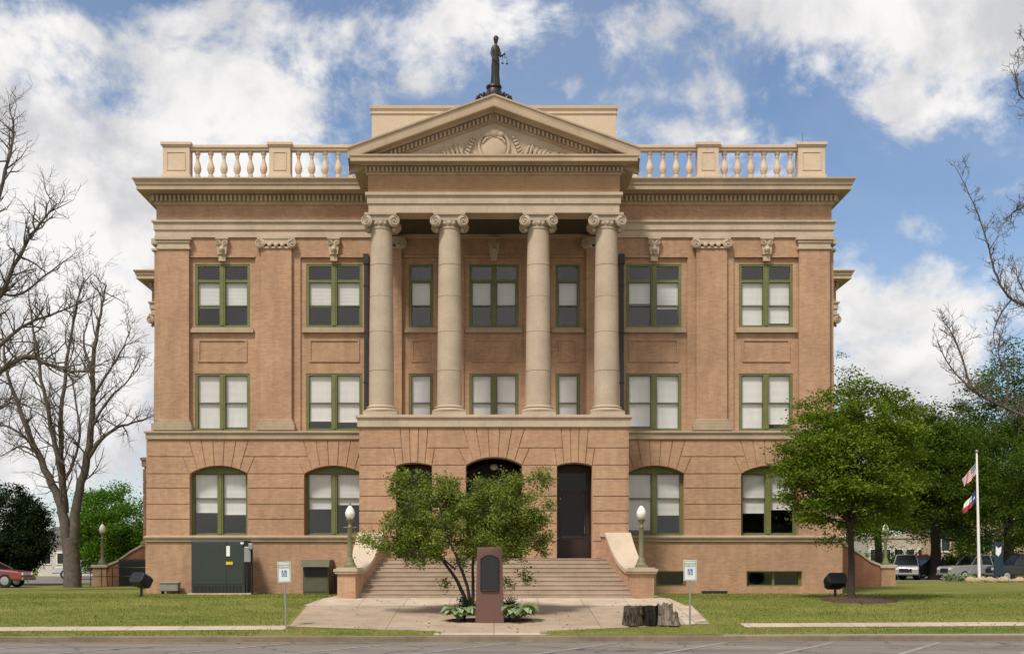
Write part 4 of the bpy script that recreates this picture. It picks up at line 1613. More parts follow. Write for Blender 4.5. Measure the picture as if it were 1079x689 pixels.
def floodlight(loc, label, rz, flip=1):
    r = thing('floodlight', label, 'floodlight', loc, rz, 'black floodlights on the lawn')
    MB().lathe([(.12, 0), (.12, .05), (.05, .06), (.045, .34), (.06, .36)], n=12).box(-.2, .2, -.03, .03, .34, .38).build('stand', BLACK, r)
    M = Matrix.Translation((0, 0, .60)) @ Matrix.Rotation(radians(-28), 4, 'X')
    h = MB()
    P = [(-.20, -.24), (.20, -.24), (.28, -.15), (.28, .16), (.20, .25), (-.20, .25), (-.28, .16), (-.28, -.15)]
    n = len(P)
    vs = [M @ Vector((x * 1.25, -.26, z * .85)) for x, z in P] + [M @ Vector((x * 1.25, .10, z * .95)) for x, z in P] + [M @ Vector((x * 1.15, .26, z * .85)) for x, z in P]
    fs = [tuple(range(n)), tuple(range(3 * n - 1, 2 * n - 1, -1))]
    for k in range(2):
        fs += [(k * n + i, k * n + n + i, k * n + n + (i + 1) % n, k * n + (i + 1) % n) for i in range(n)]
    h.add(vs, fs)
    h.build('housing', BLACK, r, bevel=.02)
    y = MB()
    for s_ in (-1, 1):
        y.box(s_ * .37 - .015, s_ * .37 + .015, -.03, .03, .36, .64)
    y.build('yoke', BLACK, r)
    MB().box(-.26, .26, .262, .275, -.17, .18, M).build('lens', CARGLASS, r)
    return r


yl = -4.6
F0 = floodlight((wx(149, yl), yl, 0), 'black floodlight on the lawn by the left building corner', radians(-35))
dup(F0, (wx(880, -6.6), -6.6, 0), radians(8), 'black floodlight on the lawn beside the green tree trunk')

# hand rail and dark bulkhead by the left flank stair
rl = thing('hand_railing', 'thin dark metal railing in front of the left side stair', 'railing', (0, 14.6, 0))
x0, x1 = wx(84, 14.6), wx(153, 14.6)
q = MB()
for z in (.52, .98):
    q.tube([(x0, 0, z), (x1, 0, z)], .025, 6)
for k in range(7):
    x = x0 + (x1 - x0) * k / 6
    q.tube([(x, 0, 0), (x, 0, .98)], .022, 6)
q.build('rail', BLACK, rl)
bh = thing('basement_hatch', 'dark slatted basement enclosure behind the left railing', 'hatch', (wx(138, 15.0), 15.0, 0))
q = MB().box(-.65, .75, 0, .42, 0, 1.42)
q.build('body', simple('charcoal_paint', (.035, .036, .04), .6), bh)
q = MB()
for k in range(9):
    q.box(-.6, .7, -.03, 0, .12 + k * .14, .20 + k * .14)
q.build('slats', BLACK, bh)


# ------------------------------------------------------------------ monument
my = -13.2
MX, MZ = wx(516, my), gz(my) + .012
mo = thing('monument', 'upright red granite marker with a dark plaque on the walk', 'monument', (MX, my, MZ))
hw = 14.6 * (DC + my) / F
hz = (655 - 575.5) * (DC + my) / F
b = MB()
b.add([(-hw * 1.04, -.16, -.05), (hw * 1.04, -.16, -.05), (hw * .90, -.14, hz - .03), (-hw * .90, -.14, hz - .03), (-hw * 1.04, .20, -.05), (hw * 1.04, .20, -.05), (hw * .90, .18, hz), (-hw * .90, .18, hz)],
      [(0, 1, 2, 3), (5, 4, 7, 6), (0, 3, 7, 4), (1, 5, 6, 2), (3, 2, 6, 7), (4, 5, 1, 0)])
b.build('slab', GRANITE, mo, bevel=.025)
p0, p1, pw_ = hz * .42, hz * .885, hw * .64
pp = [(-pw_, p0), (pw_, p0), (pw_, p1 - .10), (pw_ * .78, p1 - .06)] + [(pw_ * .66 * cos(t), p1 - .06 + .07 * sin(t)) for t in [pi * i / 10 for i in range(11)]] + [(-pw_ * .78, p1 - .06), (-pw_, p1 - .10)]
po = MB().prism(pp, -.195, -.13).build('plaque', PLAQUE, mo)
pf = MB()
rim = [(x, -.20, z) for x, z in pp] + [(pp[0][0], -.20, pp[0][1])]
pf.tube(rim, .014, 5)
pf.build('rim', PLAQUE, po)


# ------------------------------------------------------------------ parking signs
def parking_sign(loc, label, lean, hp):
    r = thing('parking_sign', label, 'sign', loc, 0, 'disabled parking signs')
    MB().tube([(0, 0, -.1), (0, 0, hp)], .028, 8).build('post', GREY_METAL, r)
    w, h = .19, .60
    zc_ = hp - h / 2 - .04
    p = MB()
    p.prism([(-w, zc_ - h / 2), (w, zc_ - h / 2), (w, zc_ + h / 2), (-w, zc_ + h / 2)], -.042, -.03)
    po = p.build('panel', SIGN_WHITE, r, bevel=.006)
    br = MB()
    m = .018
    for q in ((-w + m, w - m, zc_ - h / 2 + m, zc_ - h / 2 + m + .012), (-w + m, w - m, zc_ + h / 2 - m - .012, zc_ + h / 2 - m)):
        br.box(q[0], q[1], -.0445, -.042, q[2], q[3])
    for x in (-w + m, w - m - .012):
        br.box(x, x + .012, -.0445, -.042, zc_ - h / 2 + m, zc_ + h / 2 - m)
    br.build('border', SIGN_GREEN, po)
    for t, z in (('RESERVED', zc_ + .175), ('PARKING', zc_ + .105)):
        cu = bpy.data.curves.new('lettering', 'FONT'); cu.body = t; cu.size = .072; cu.align_x = 'CENTER'; cu.extrude = .001
        cu.materials.append(SIGN_GREEN)
        tmp = bpy.data.objects.new('lettering', cu); C.objects.link(tmp)
        bpy.context.view_layer.update()
        me = bpy.data.meshes.new_from_object(tmp.evaluated_get(bpy.context.evaluated_depsgraph_get()))
        bpy.data.objects.remove(tmp)
        o = bpy.data.objects.new('lettering', me); C.objects.link(o); o.parent = po
        o.location = (0, -.0445, z); o.rotation_euler = (pi / 2, 0, 0)
    b_ = MB().box(-.075, .075, -.0445, -.042, zc_ - .13, zc_ + .05).build('symbol', SIGN_BLUE, po)
    sy = MB()
    yk = -.046
    sy.ball((-.012, yk, zc_ + .028), (.013, .003, .013), 10, 6)
    sy.tube([(-.012, yk, zc_ + .01), (-.008, yk, zc_ - .045), (.028, yk, zc_ - .045), (.04, yk, zc_ - .095), (.055, yk, zc_ - .09)], .008, 5)
    sy.tube([(-.008, yk, zc_ - .012), (.025, yk, zc_ - .012)], .007, 5)
    sy.tube([(-.018 + .042 * cos(t), yk, zc_ - .07 + .042 * sin(t)) for t in [radians(110 + 260 * i / 14) for i in range(15)]], .006, 5)
    sy.build('wheelchair_mark', WHITE, po)
    r.rotation_euler = (0, lean, 0)
    return r


ys1 = -14.3
S0 = parking_sign((wx(301.5, ys1), ys1, gz(ys1) + .02), 'leaning reserved parking sign left of the entrance walk', radians(-1.8), 1.93)
S1 = dup(S0, (wx(727, -14.0), -14.0, gz(-14.0) + .04), 0, 'upright reserved parking sign beside the weathered stump')


# ------------------------------------------------------------------ stump
def stump():
    y = -13.75
    r = thing('tree_stump', 'weathered hollow tree stump on the paving, its middle gap painted as shade', 'stump', (wx(687, y), y, gz(y) + .012))
    R = random.Random(5)
    s = (DC + y) / F
    def lump(x0, x1, h, depth, mat, name, top_jag, seed, flare=.12):
        q = random.Random(seed)
        n = 22
        cx, rx = (x0 + x1) / 2, (x1 - x0) / 2
        prof = [q.uniform(.82, 1.12) for _ in range(n)]
        vs = []; fs = []
        lv = [0, .12, .35, .6, .82, 1.0]
        for k, t in enumerate(lv):
            for i in range(n):
                a = 2 * pi * i / n
                rr = prof[i] * (1 + flare * (1 - t) ** 2) * (1 - .08 * t)
                jag = q.uniform(-top_jag, top_jag) if k == len(lv) - 1 else 0
                vs.append((cx + rx * rr * cos(a), depth * rr * sin(a), h * t + jag))
        for k in range(len(lv) - 1):
            fs += [(k * n + i, k * n + (i + 1) % n, k * n + n + (i + 1) % n, k * n + n + i) for i in range(n)]
        # sunken broken top
        b0 = len(vs)
        for i in range(n):
            a = 2 * pi * i / n
            vs.append((cx + rx * prof[i] * .62 * cos(a), depth * prof[i] * .62 * sin(a), h * (.9) + q.uniform(-top_jag, top_jag)))
        t0 = (len(lv) - 1) * n
        fs += [(t0 + i, t0 + (i + 1) % n, b0 + (i + 1) % n, b0 + i) for i in range(n)]
        fs.append(tuple(range(b0, b0 + n)))
        MB().add(vs, fs).build(name, mat, r, smooth=35)
    def bark(name, c1, c2):
        m, t, out = new_mat(name)
        tc = t.node('ShaderNodeTexCoord').outputs['Object']
        gr = t.noise(t.vmath('MULTIPLY', tc, (9., 9., 1.6)), 1.5, 8, .72, .6)
        bl_ = t.noise(tc, 4.0, 5, .6)
        c = t.mix(t.maprange(gr, .36, .62), c1, c2)
        c = t.vmath('MULTIPLY', c, t.maprange(bl_, .3, .7, .6, 1.35))
        p = t.node('ShaderNodeBsdfPrincipled', {'Base Color': c, 'Roughness': .95, 'Specular IOR Level': .1})
        bn = t.node('ShaderNodeBump', {'Strength': 1.0, 'Distance': .08, 'Height': gr})
        t.l.new(bn.outputs[0], p.inputs['Normal']); t.l.new(p.outputs[0], out.inputs[0])
        return m
    wood = bark('grey_weathered_wood', (.022, .017, .013), (.175, .135, .098))
    gap_shade = bark('gap_shade_wood', (.006, .006, .006), (.038, .033, .030))  # near-black colour carries the shade of the middle gap
    pale = bark('pale_splintered_wood', (.055, .042, .032), (.36, .30, .235))
    lump(-29.5 * s, -9 * s, 19.5 * s, .34, wood, 'trunk', .03, 3)
    lump(-27 * s, -17 * s, 12 * s, .42, wood, 'root', .04, 13, .3)
    lump(-14 * s, 9 * s, 20 * s, .30, gap_shade, 'shaded_gap', .03, 4, .0)  # dark lump put where the stump only has a shadowed gap
    lump(5 * s, 22 * s, 21 * s, .34, pale, 'splintered_side', .09, 6, .2)
    lump(14 * s, 28 * s, 13 * s, .40, pale, 'root', .08, 16, .35)
    for k, (x, z, h, r_) in enumerate(((9, 19, 4.5, .05), (14, 18, 6, .06), (19, 16, 4, .05), (23, 9, 7, .045), (-25, 17, 4, .05), (-13, 18, 3.5, .05))):
        q = random.Random(40 + k)
        MB().tube([(x * s, -.22, z * s - .2), (x * s + q.uniform(-.05, .05), -.2, z * s), (x * s + q.uniform(-.1, .1), -.15, (z + h) * s)], [r_ * 1.6, r_, .008], 6).build('splinter', pale if x > 0 else wood, r)


stump()


# ------------------------------------------------------------------ trees
class Tree:
    def __init__(s, seed):
        s.r = random.Random(seed); s.mb = MB(); s.tips = []

    def limb(s, pts, r0, r1, n=7):
        """smooth limb through the points; returns the sampled polyline"""
        P = [Vector(p) for p in pts]
        out = []
        for i in range(len(P) - 1):
            a, b = P[i], P[i + 1]
            pa = P[i - 1] if i else a - (b - a); pb = P[i + 2] if i + 2 < len(P) else b + (b - a)
            m = 4
            for k in range(m):
                t = k / m
                out.append(.5 * ((2 * a) + (b - pa) * t + (2 * pa - 5 * a + 4 * b - pb) * t * t + (3 * a - pa - 3 * b + pb) * t ** 3))
        out.append(P[-1])
        L = len(out)
        rad = [r0 + (r1 - r0) * (k / (L - 1)) for k in range(L)]
        j = min(.05, r0 * .25)
        out = [p + Vector((s.r.uniform(-j, j), s.r.uniform(-j, j), s.r.uniform(-j, j))) if 0 < k < L - 1 else p for k, p in enumerate(out)]
        s.mb.tube(out, rad, n)
        return out, rad

    def twig(s, p, d, L, r, depth, up=.15, spread=.75, kids=(3, 5)):
        R = s.r
        n = 4 if depth else 3
        pts = [p.copy()]; rad = [r]
        q = p.copy(); dd = d.normalized()
        for k in range(n):
            dd = (dd + Vector((R.gauss(0, .22), R.gauss(0, .22), R.gauss(0, .18) + up * .35))).normalized()
            q = q + dd * (L / n)
            pts.append(q.copy()); rad.append(max(.006, r * (1 - .70 * (k + 1) / n)))
        s.mb.tube(pts, rad, 5 if r > .05 else (4 if r > .02 else 3), cap=False)
        if depth == 0:
            s.tips.append((pts[-1], dd)); s.tips.append((pts[-2], dd))
            return
        for k in range(R.randint(*kids)):
            i = R.randint(1, n)
            base = pts[i]
            ax = Vector((R.gauss(0, 1), R.gauss(0, 1), R.gauss(0, 1))).normalized()
            t = (pts[i] - pts[i - 1]).normalized()
            nd = (t * (1 - spread * .5) + ax * spread + Vector((0, 0, up))).normalized()
            s.twig(base, nd, L * R.uniform(.45, .72), max(.008, rad[i] * .72), depth - 1, up, spread, kids)

    def shoots(s, line, every, L, r, depth, start=.25, **kw):
        out, rad = line
        for k in range(len(out)):
            t = k / (len(out) - 1)
            if t < start: continue
            for _ in range(every):
                ax = Vector((s.r.gauss(0, 1), s.r.gauss(0, .8), s.r.gauss(.3, .7))).normalized()
                d = out[k] - out[max(0, k - 1)]
                d = d.normalized() if d.length > 0 else Vector((0, 0, 1))
                s.twig(out[k], (d * .55 + ax * .8).normalized(), L * s.r.uniform(.6, 1.2) * (1.1 - .45 * t), min(r, rad[k] * .75), depth, **kw)


def leaf_mesh(name, mat, centres, normals_up, size, parent, seed, aspect=.5, droop=.0):
    """one diamond-shaped leaf per centre"""
    R = np.random.default_rng(seed)
    c = np.asarray(centres, dtype=np.float64); n = len(c)
    d = R.normal(0, 1, (n, 3)); d[:, 2] = d[:, 2] * .6 - droop
    d /= np.linalg.norm(d, axis=1, keepdims=True)
    u = R.normal(0, 1, (n, 3)); u[:, 2] += normals_up
    w = np.cross(d, u); w /= (np.linalg.norm(w, axis=1, keepdims=True) + 1e-9)
    nn = np.cross(w, d)
    s = size * R.uniform(.65, 1.35, (n, 1))
    v = np.stack([c, c + d * s * .5 + w * s * aspect * .5 + nn * s * .06, c + d * s, c + d * s * .5 - w * s * aspect * .5 + nn * s * .06], 1).reshape(-1, 3)
    return np_mesh(name, v, np.arange(4 * n).reshape(-1, 4), mat, parent)


def clumps(R, centres, per, spread, flat=.75):
    out = []
    for c in centres:
        k = int(per * R.uniform(.6, 1.4))
        p = R.normal(0, 1, (k, 3)) * spread * R.uniform(.75, 1.25)
        p[:, 2] *= flat
        out.append(np.asarray(c)[None, :] + p)
    return np.concatenate(out)


def crown_centres(R, n, c, rad, inner=.35, rough=.22, cut=-1.0):
    """cluster centres in an uneven ellipsoid"""
    lob = R.normal(0, 1, (9, 3)); lob /= np.linalg.norm(lob, axis=1, keepdims=True)
    la = R.uniform(-rough, rough * 1.3, 9)
    out = []
    while len(out) < n:
        d = R.normal(0, 1, 3); d /= np.linalg.norm(d)
        if d[2] < cut: continue
        k = 1 + float(np.sum(la * np.exp(-((1 - lob @ d) / .25))))
        r = (inner + (1 - inner) * R.uniform(0, 1) ** .6) * k
        out.append(np.asarray(c) + d * np.asarray(rad) * r)
    return np.array(out)


def green_tree(name, label, base, fork, centre, rad, n_cl, per, spread, size, leaf, seed, r0, bark=BARK_DARK, group=None, n_limb=14, cut=-.55, inner=.3, twigs=True, rough=.22, flat=.75, drop=None):
    root = thing(name, label, 'tree', base, 0, group)
    R = np.random.default_rng(seed)
    T_ = Tree(seed)
    B = Vector((0, 0, -.1)); Fk = Vector(fork) - Vector(base)
    c = np.asarray(centre) - np.asarray(base)
    cen = crown_centres(R, n_cl, c, rad, inner, rough, cut)
    T_.mb.tube([B, B + (Fk - B) * .03, B + (Fk - B) * .12, B + (Fk - B) * .5 + Vector((r0 * .2, 0, 0)), Fk], [r0 * 1.7, r0 * 1.3, r0, r0 * .85, r0 * .75], 12)
    if drop is not None:
        cen = np.array([q for q in cen if not drop(q)]); n_cl = len(cen)
    ends = cen[R.choice(n_cl, min(n_limb, n_cl), replace=False)]
    for e_ in ends:
        e_ = Vector(e_)
        mid = Fk.lerp(e_, .5) + Vector((R.normal(0, .15), R.normal(0, .15), .12 * (e_ - Fk).length * R.uniform(-.2, .8)))
        ln = T_.limb([Fk - Vector((0, 0, r0 * .5)), mid, e_], r0 * .36, .012, 6)
        if twigs:
            T_.shoots(ln, 1, (e_ - Fk).length * .18, r0 * .10, 1, .35, kids=(2, 3))
    T_.mb.build('trunk', bark, root, smooth=60)
    pts = clumps(R, cen, per, spread, flat)
    leaf_mesh('crown', leaf, pts, .9, size, root, seed + 1)
    return root


# street-side tree on the lawn to the right
ty_ = -7.5
def P3(px, py, y): return (wx(px, y), y, wz(py, y))
lx = wx(897, ty_)
green_tree('oak_tree', 'young green oak in a mulch ring before the right wing', (lx, ty_, gz(ty_)), P3(896, 550, ty_), P3(893, 492, ty_), (2.28, 2.1, 2.80),
           300, 230, .26, .115, LEAF_OAK, 21, .13, cut=-.86, n_limb=30, rough=.40, flat=.42, drop=lambda q: q[0] > .45 and q[2] < 2.75)
mr = MB()
vs = [(0, 0, .07)]; n = 40
R = random.Random(2)
for k, (q, z) in enumerate(((.5, .075), (.85, .06), (1.0, .0))):
    for i in range(n):
        a = 2 * pi * i / n; w_ = 1 + R.uniform(-.05, .05)
        vs.append((1.30 * q * w_ * cos(a), .95 * q * w_ * sin(a), z + R.uniform(-.012, .012) + gz(ty_ + .95 * q * sin(a)) - gz(ty_)))
fs = [(0, 1 + i, 1 + (i + 1) % n) for i in range(n)]
for k in range(2):
    fs += [(1 + k * n + i, 1 + k * n + n + i, 1 + k * n + n + (i + 1) % n, 1 + k * n + (i + 1) % n) for i in range(n)]
mo_ = mr.add(vs, fs).build('mulch', MULCH, None, loc=(lx + .28, ty_, gz(ty_) + .01)); tag(mo_, 'brown mulch ring round the oak trunk', 'mulch', kind='stuff')


# small multi-stemmed tree behind the monument
def front_tree():
    y = -11.7
    base = Vector((wx(497, y), y, gz(y)))
    root = thing('laurel_tree', 'small multi-stemmed tree with glossy leaves behind the granite marker', 'tree', tuple(base))
    T_ = Tree(31); R = np.random.default_rng(31)
    L = lambda px, py, dy=0.: Vector(P3(px, py, y + dy)) - base
    lines = []
    for pts, r0 in ((((495, 640), (482, 612), (466, 590), (452, 568), (438, 545)), .07), (((497, 640), (490, 610), (480, 585), (470, 560), (462, 530)), .06),
                    (((499, 640), (498, 610), (500, 580), (505, 550), (510, 520)), .06), (((503, 640), (512, 600), (526, 570), (542, 545), (556, 525)), .06),
                    (((501, 640), (508, 605), (518, 575), (528, 545), (535, 520)), .05), (((480, 600), (455, 580), (430, 570), (408, 565)), .035),
                    (((520, 580), (545, 570), (562, 560)), .03)):
        dy = R.uniform(-.6, .6)
        pp_ = [L(px, py, dy * i / 4) for i, (px, py) in enumerate(pts)]
        if pts[0][1] == 640: pp_[0].z -= .05
        lines.append(T_.limb(pp_, r0, .014, 7))
    for ln in lines:
        T_.shoots(ln, 1, .55, .02, 1, .4, kids=(2, 3))
    T_.mb.build('trunk', BARK_DARK, root, smooth=60)
    cl = []
    blobs = [(432, 513, 20, 15, 20), (425, 560, 26, 22, 26), (455, 545, 32, 32, 46), (482, 535, 32, 28, 40), (510, 540, 34, 36, 46), (545, 535, 28, 30, 42), (558, 560, 20, 22, 24),
             (527, 512, 22, 13, 16), (480, 575, 40, 20, 30), (530, 578, 34, 14, 24), (552, 508, 12, 8, 4), (571, 505, 10, 7, 5), (400, 572, 14, 10, 6), (440, 580, 26, 12, 14), (575, 572, 6, 14, 6), (535, 608, 18, 10, 2), (552, 600, 6, 14, 2), (382, 570, 12, 5, 3), (467, 612, 4, 6, 1), (468, 512, 10, 9, 5), (577, 528, 4, 5, 2)]
    for (px, py, rx, ry, k) in blobs:
        for _ in range(k):
            a = R.uniform(0, 2 * pi); q = sqrt(R.uniform(0, 1))
            cl.append(L(px + rx * q * cos(a), py + ry * q * sin(a), R.normal(0, .55) * (rx / 30)))
    pts = clumps(R, cl, 125, .125, .9)
    leaf_mesh('crown', LEAF_SHRUB, pts, .8, .085, root, 33, .55)
    return base


fb = front_tree()


# plants round the monument
def hosta(px, py, y, label, n, L, seed):
    r = thing('broadleaf_plant', label, 'plant', (wx(px, y), y, gz(y) + .01))
    R = np.random.default_rng(seed)
    b = MB()
    for k in range(n):
        a = R.uniform(0, 2 * pi); l = L * R.uniform(.6, 1.1); w = l * .30
        h = l * R.uniform(.8, 1.5)
        d = Vector((cos(a), sin(a), 0)); s = Vector((-sin(a), cos(a), 0))
        vs = []; m = 6
        for i in range(m + 1):
            t = i / m
            p = d * (l * t) + Vector((0, 0, h * (t - t * t * .8) * 1.5 + .02))
            ww = w * sin(pi * min(1, .08 + t * .92)) ** .8
            vs += [tuple(p - s * ww + Vector((0, 0, ww * .3))), tuple(p), tuple(p + s * ww + Vector((0, 0, ww * .3)))]
        fs = []
        for i in range(m):
            fs += [(3 * i, 3 * i + 1, 3 * i + 4, 3 * i + 3), (3 * i + 1, 3 * i + 2, 3 * i + 5, 3 * i + 4)]
        b.add(vs, fs)
    b.build('leaves', LEAF_HOSTA, r, smooth=80)
    MB().lathe([(.02, -.02), (.05, 0), (.03, .12), (.01, .2)], n=8).build('stem', BARK_DARK, r)


hosta(484, 652, -12.95, 'broad grey-green plant left of the granite marker', 56, .62, 1)
hosta(546, 652, -12.95, 'spreading grey-green plant right of the granite marker', 66, .70, 2)


def small_shrub(px, y, h, w, label, seed, leaf=LEAF_DARK):
    r = thing('shrub', label, 'shrub', (wx(px, y), y, gz(y)))
    R = np.random.default_rng(seed)
    cen = crown_centres(R, 26, (0, 0, h * .55), (w, w, h * .45), .2)
    T_ = Tree(seed)
    for k in range(7):
        T_.mb.tube([(0, 0, -.03), (R.uniform(-w, w) * .4, R.uniform(-w, w) * .4, h * .4), tuple(cen[k])], [.02, .014, .006], 5)
    T_.mb.build('stem', BARK_DARK, r)
    leaf_mesh('foliage', leaf, clumps(R, cen, 40, .09), .6, .06, r, seed)


small_shrub(489, -12.75, .75, .26, 'dark little shrub left of the granite marker', 8)
small_shrub(537, -12.75, .85, .22, 'dark upright shrub right of the granite marker', 9)
mb_ = MB()
for k in range(24):
    a = 2 * pi * k / 24
bed = paved('planting_bed', [(wx(516, -12.8) + 1.30 * cos(2 * pi * k / 24), -12.75 + .55 * sin(2 * pi * k / 24)) for k in range(24)], MULCH, .02)


# bare trees
def bare_tree(label, base, dpt, limbs, seed, shoot=1.0, bark=BARK, group='bare trees', yj=1.2, depth=2, name='bare_tree', kids=(3, 5), nsh=2):
    root = thing(name, label, 'tree', base, 0, group)
    T_ = Tree(seed)
    B = Vector(base)
    R = random.Random(seed)
    for pts, r0, r1, sh in limbs:
        dy = R.uniform(-yj, yj)
        m = len(pts)
        off = 0 if sh is None else dy
        L = [Vector(P3(px, py, dpt + off * i / (m - 1))) - B for i, (px, py) in enumerate(pts)]
        if pts[0][1] > 600: L[0].z = -.15
        ln = T_.limb(L, r0, r1, 9 if r0 > .15 else 6)
        if sh:
            T_.shoots(ln, nsh, sh * shoot, min(.045, r0 * .30), depth, .18, up=.20, spread=.75, kids=kids)
    T_.mb.build('trunk', bark, root, smooth=60)
    return root


ya = 12.0
LA = [(((77, 617), (75, 590), (74, 566)), .46, .38, None), (((70, 575), (66, 540), (55, 510), (40, 478), (24, 440), (8, 395), (2, 350)), .28, .035, 2.6),
      (((70, 565), (66, 520), (60, 480), (52, 440), (44, 400), (36, 350), (30, 310)), .19, .03, 2.8), (((69, 540), (66, 500), (64, 460), (66, 420), (72, 370), (80, 325), (88, 295)), .17, .03, 2.8),
      (((78, 572), (80, 535), (88, 500), (95, 460), (97, 420), (100, 370), (106, 330), (112, 300)), .27, .035, 2.7), (((93, 482), (104, 466), (120, 452), (138, 446), (154, 441)), .13, .025, 1.5),
      (((48, 492), (30, 465), (10, 450), (-12, 448)), .10, .03, 2.0), (((66, 510), (76, 490), (84, 460), (80, 425), (76, 400)), .09, .025, 1.9), (((97, 420), (112, 395), (128, 370), (138, 345)), .09, .02, 2.2),
      (((40, 478), (22, 470), (2, 480)), .07, .02, 1.5), (((99, 395), (88, 360), (96, 330)), .08, .02, 2.0), (((96, 450), (115, 420), (135, 400), (148, 375)), .08, .02, 1.8)]
bare_tree('large bare forked tree on the left lawn before the round tree', (wx(77, ya), ya, 0), ya, LA, 41, .84, nsh=1, kids=(3, 5))
yb_ = 2.0
LB = [(((-75, 640), (-72, 560), (-66, 480), (-58, 400), (-48, 330)), .40, .22, None), (((-66, 470), (-35, 425), (-5, 395), (25, 376), (52, 384), (80, 392), (108, 384)), .16, .025, 1.5),
      (((-60, 410), (-30, 350), (0, 310), (20, 270), (42, 235), (60, 215)), .16, .025, 1.5), (((-48, 330), (-25, 280), (-8, 230), (6, 180), (14, 140), (10, 112)), .14, .02, 1.3),
      (((-62, 440), (-30, 400), (0, 365), (30, 340), (60, 330), (88, 318)), .13, .02, 1.4), (((-60, 430), (-20, 440), (10, 425), (35, 430)), .10, .02, 1.3), (((0, 310), (22, 310), (48, 290), (75, 270)), .07, .015, 1.2)]
bare_tree('bare tree reaching in from the left edge with fine twigs', (wx(-75, yb_), yb_, 0), yb_, LB, 43, 1.15, nsh=2, kids=(2, 4))
yc_ = -3.0
LC = [(((1150, 640), (1148, 560), (1142, 470), (1136, 380), (1130, 280), (1128, 160)), .36, .14, None), (((1142, 470), (1110, 452), (1079, 438), (1048, 424), (1022, 408), (1000, 384), (988, 360)), .085, .014, .95),
      (((1022, 408), (1014, 378), (1003, 352), (994, 338)), .045, .012, .8), (((1060, 430), (1062, 400), (1052, 372), (1056, 350)), .05, .012, .8),
      (((1136, 380), (1110, 345), (1084, 324), (1062, 312), (1048, 285), (1040, 255), (1026, 215), (1008, 178)), .07, .012, .75), (((1066, 315), (1055, 330), (1047, 350), (1050, 372)), .035, .01, .5),
      (((1130, 230), (1105, 205), (1085, 215), (1066, 225), (1055, 240)), .06, .012, .8), (((1128, 165), (1105, 135), (1088, 112), (1074, 98), (1068, 70)), .06, .012, .7), (((1128, 165), (1100, 90), (1085, 60), (1078, 40)), .05, .012, .6),
      (((1120, 350), (1095, 330), (1075, 300), (1070, 280)), .05, .012, .7)]
bare_tree('bare dark-limbed tree reaching in from the right edge', (wx(1150, yc_), yc_, 0), yc_, LC, 47, 1.0, BARK, yj=.6, depth=2, kids=(2, 4), nsh=2)

# background greenery
def bg_tree(name, label, px, y, top, bottom, wpx, seed, leaf, n_cl, per, size, spread, group=None, r0=.3, fork_f=.25, bark=BARK_DARK, cut=-.7, depth=None):
    s = (DC + y) / F
    zt_, zb_ = wz(top, y), max(.2, wz(bottom, y))
    c = (wx(px, y), y, (zt_ + zb_) / 2)
    rad = (wpx / 2 * s, (depth or wpx / 2 * s), (zt_ - zb_) / 2)
    fork = (wx(px, y), y, zb_ + (zt_ - zb_) * fork_f)
    return green_tree(name, label, (wx(px, y), y, 0), fork, c, rad, n_cl, per, spread, size, leaf, seed, r0, bark, group, cut=cut, twigs=False, rough=.42, flat=.55)


G1 = 'live oaks beyond the right lawn'
bg_tree('live_oak', 'dark live oak just left of the flagpole', 985, 38, 406, 598, 118, 61, LEAF_FAR, 260, 300, .19, .55, G1, .42)
bg_tree('live_oak', 'tall dark live oak behind and right of the flagpole', 1062, 46, 398, 600, 134, 62, LEAF_FAR, 280, 300, .20, .60, G1, .45)
bg_tree('live_oak', 'low green live oak behind the right lamp post', 925, 60, 470, 592, 95, 63, LEAF_FAR, 110, 260, .22, .65, G1, .4)
bg_tree('live_oak', 'farthest live oak filling the gap by the flags', 1012, 66, 470, 600, 140, 64, LEAF_FAR, 150, 260, .24, .75, G1, .4)
bg_tree('live_oak', 'lower live oak at the right edge beyond the blue sign', 1098, 34, 490, 592, 80, 65, LEAF_FAR, 90, 260, .18, .5, G1, .3)
bg_tree('round_tree', 'bright green round tree between bare tree and building', 116, 40, 522, 606, 74, 71, LEAF_BRIGHT, 150, 260, .17, .42, None, .3, cut=-.9)
bg_tree('magnolia_tree', 'dark glossy evergreen left of the bare tree trunk', 14, 18, 526, 616, 108, 72, LEAF_DARK, 200, 260, .15, .30, None, .16, .2, cut=-1)
bg_tree('evergreen_sapling', 'spiky dark sapling rising above the dark evergreen', 22, 19.0, 508, 560, 16, 73, LEAF_DARK, 16, 60, .15, .16, None, .05, .5, cut=-1)
bg_tree('far_tree', 'far pale hedge tree behind the cars at left', 30, 75, 572, 610, 120, 74, LEAF_FAR, 60, 90, .4, .7, None, .3, cut=-1)
bg_tree('low_hedge', 'dark low hedge along the street beyond the parked cars at right', 1010, 72, 585, 612, 190, 75, LEAF_FAR, 70, 90, .35, .6, None, .2, cut=-1, depth=1.5)
bg_tree('tall_tree', 'thin tall tree whose top shows between right flank and oak', 893, 34, 376, 560, 40, 76, LEAF_FAR, 34, 40, .16, .28, None, .14, .3, cut=-1)


# ------------------------------------------------------------------ flagpole and flags
fy = 29.0
FX = wx(1032, fy)
fp = thing('flagpole', 'white flagpole standing in the bed beyond the right lawn', 'flagpole', (FX, fy, 0))
FH = wz(476, fy)
MB().lathe([(.16, 0), (.16, .12), (.10, .14), (.095, 2.0), (.055, FH - .1), (.04, FH - .05)], n=14).build('pole', WHITE, fp, smooth=50)
MB().ball((0, 0, FH + .03), .11, 12, 8).build('finial', GREY_METAL, fp, smooth=60)
MB().tube([(-.08, -.05, 1.2), (-.07, -.05, FH - .15)], .008, 4).build('halyard', WHITE, fp)
fp.rotation_euler = (0, radians(-1.2), 0)


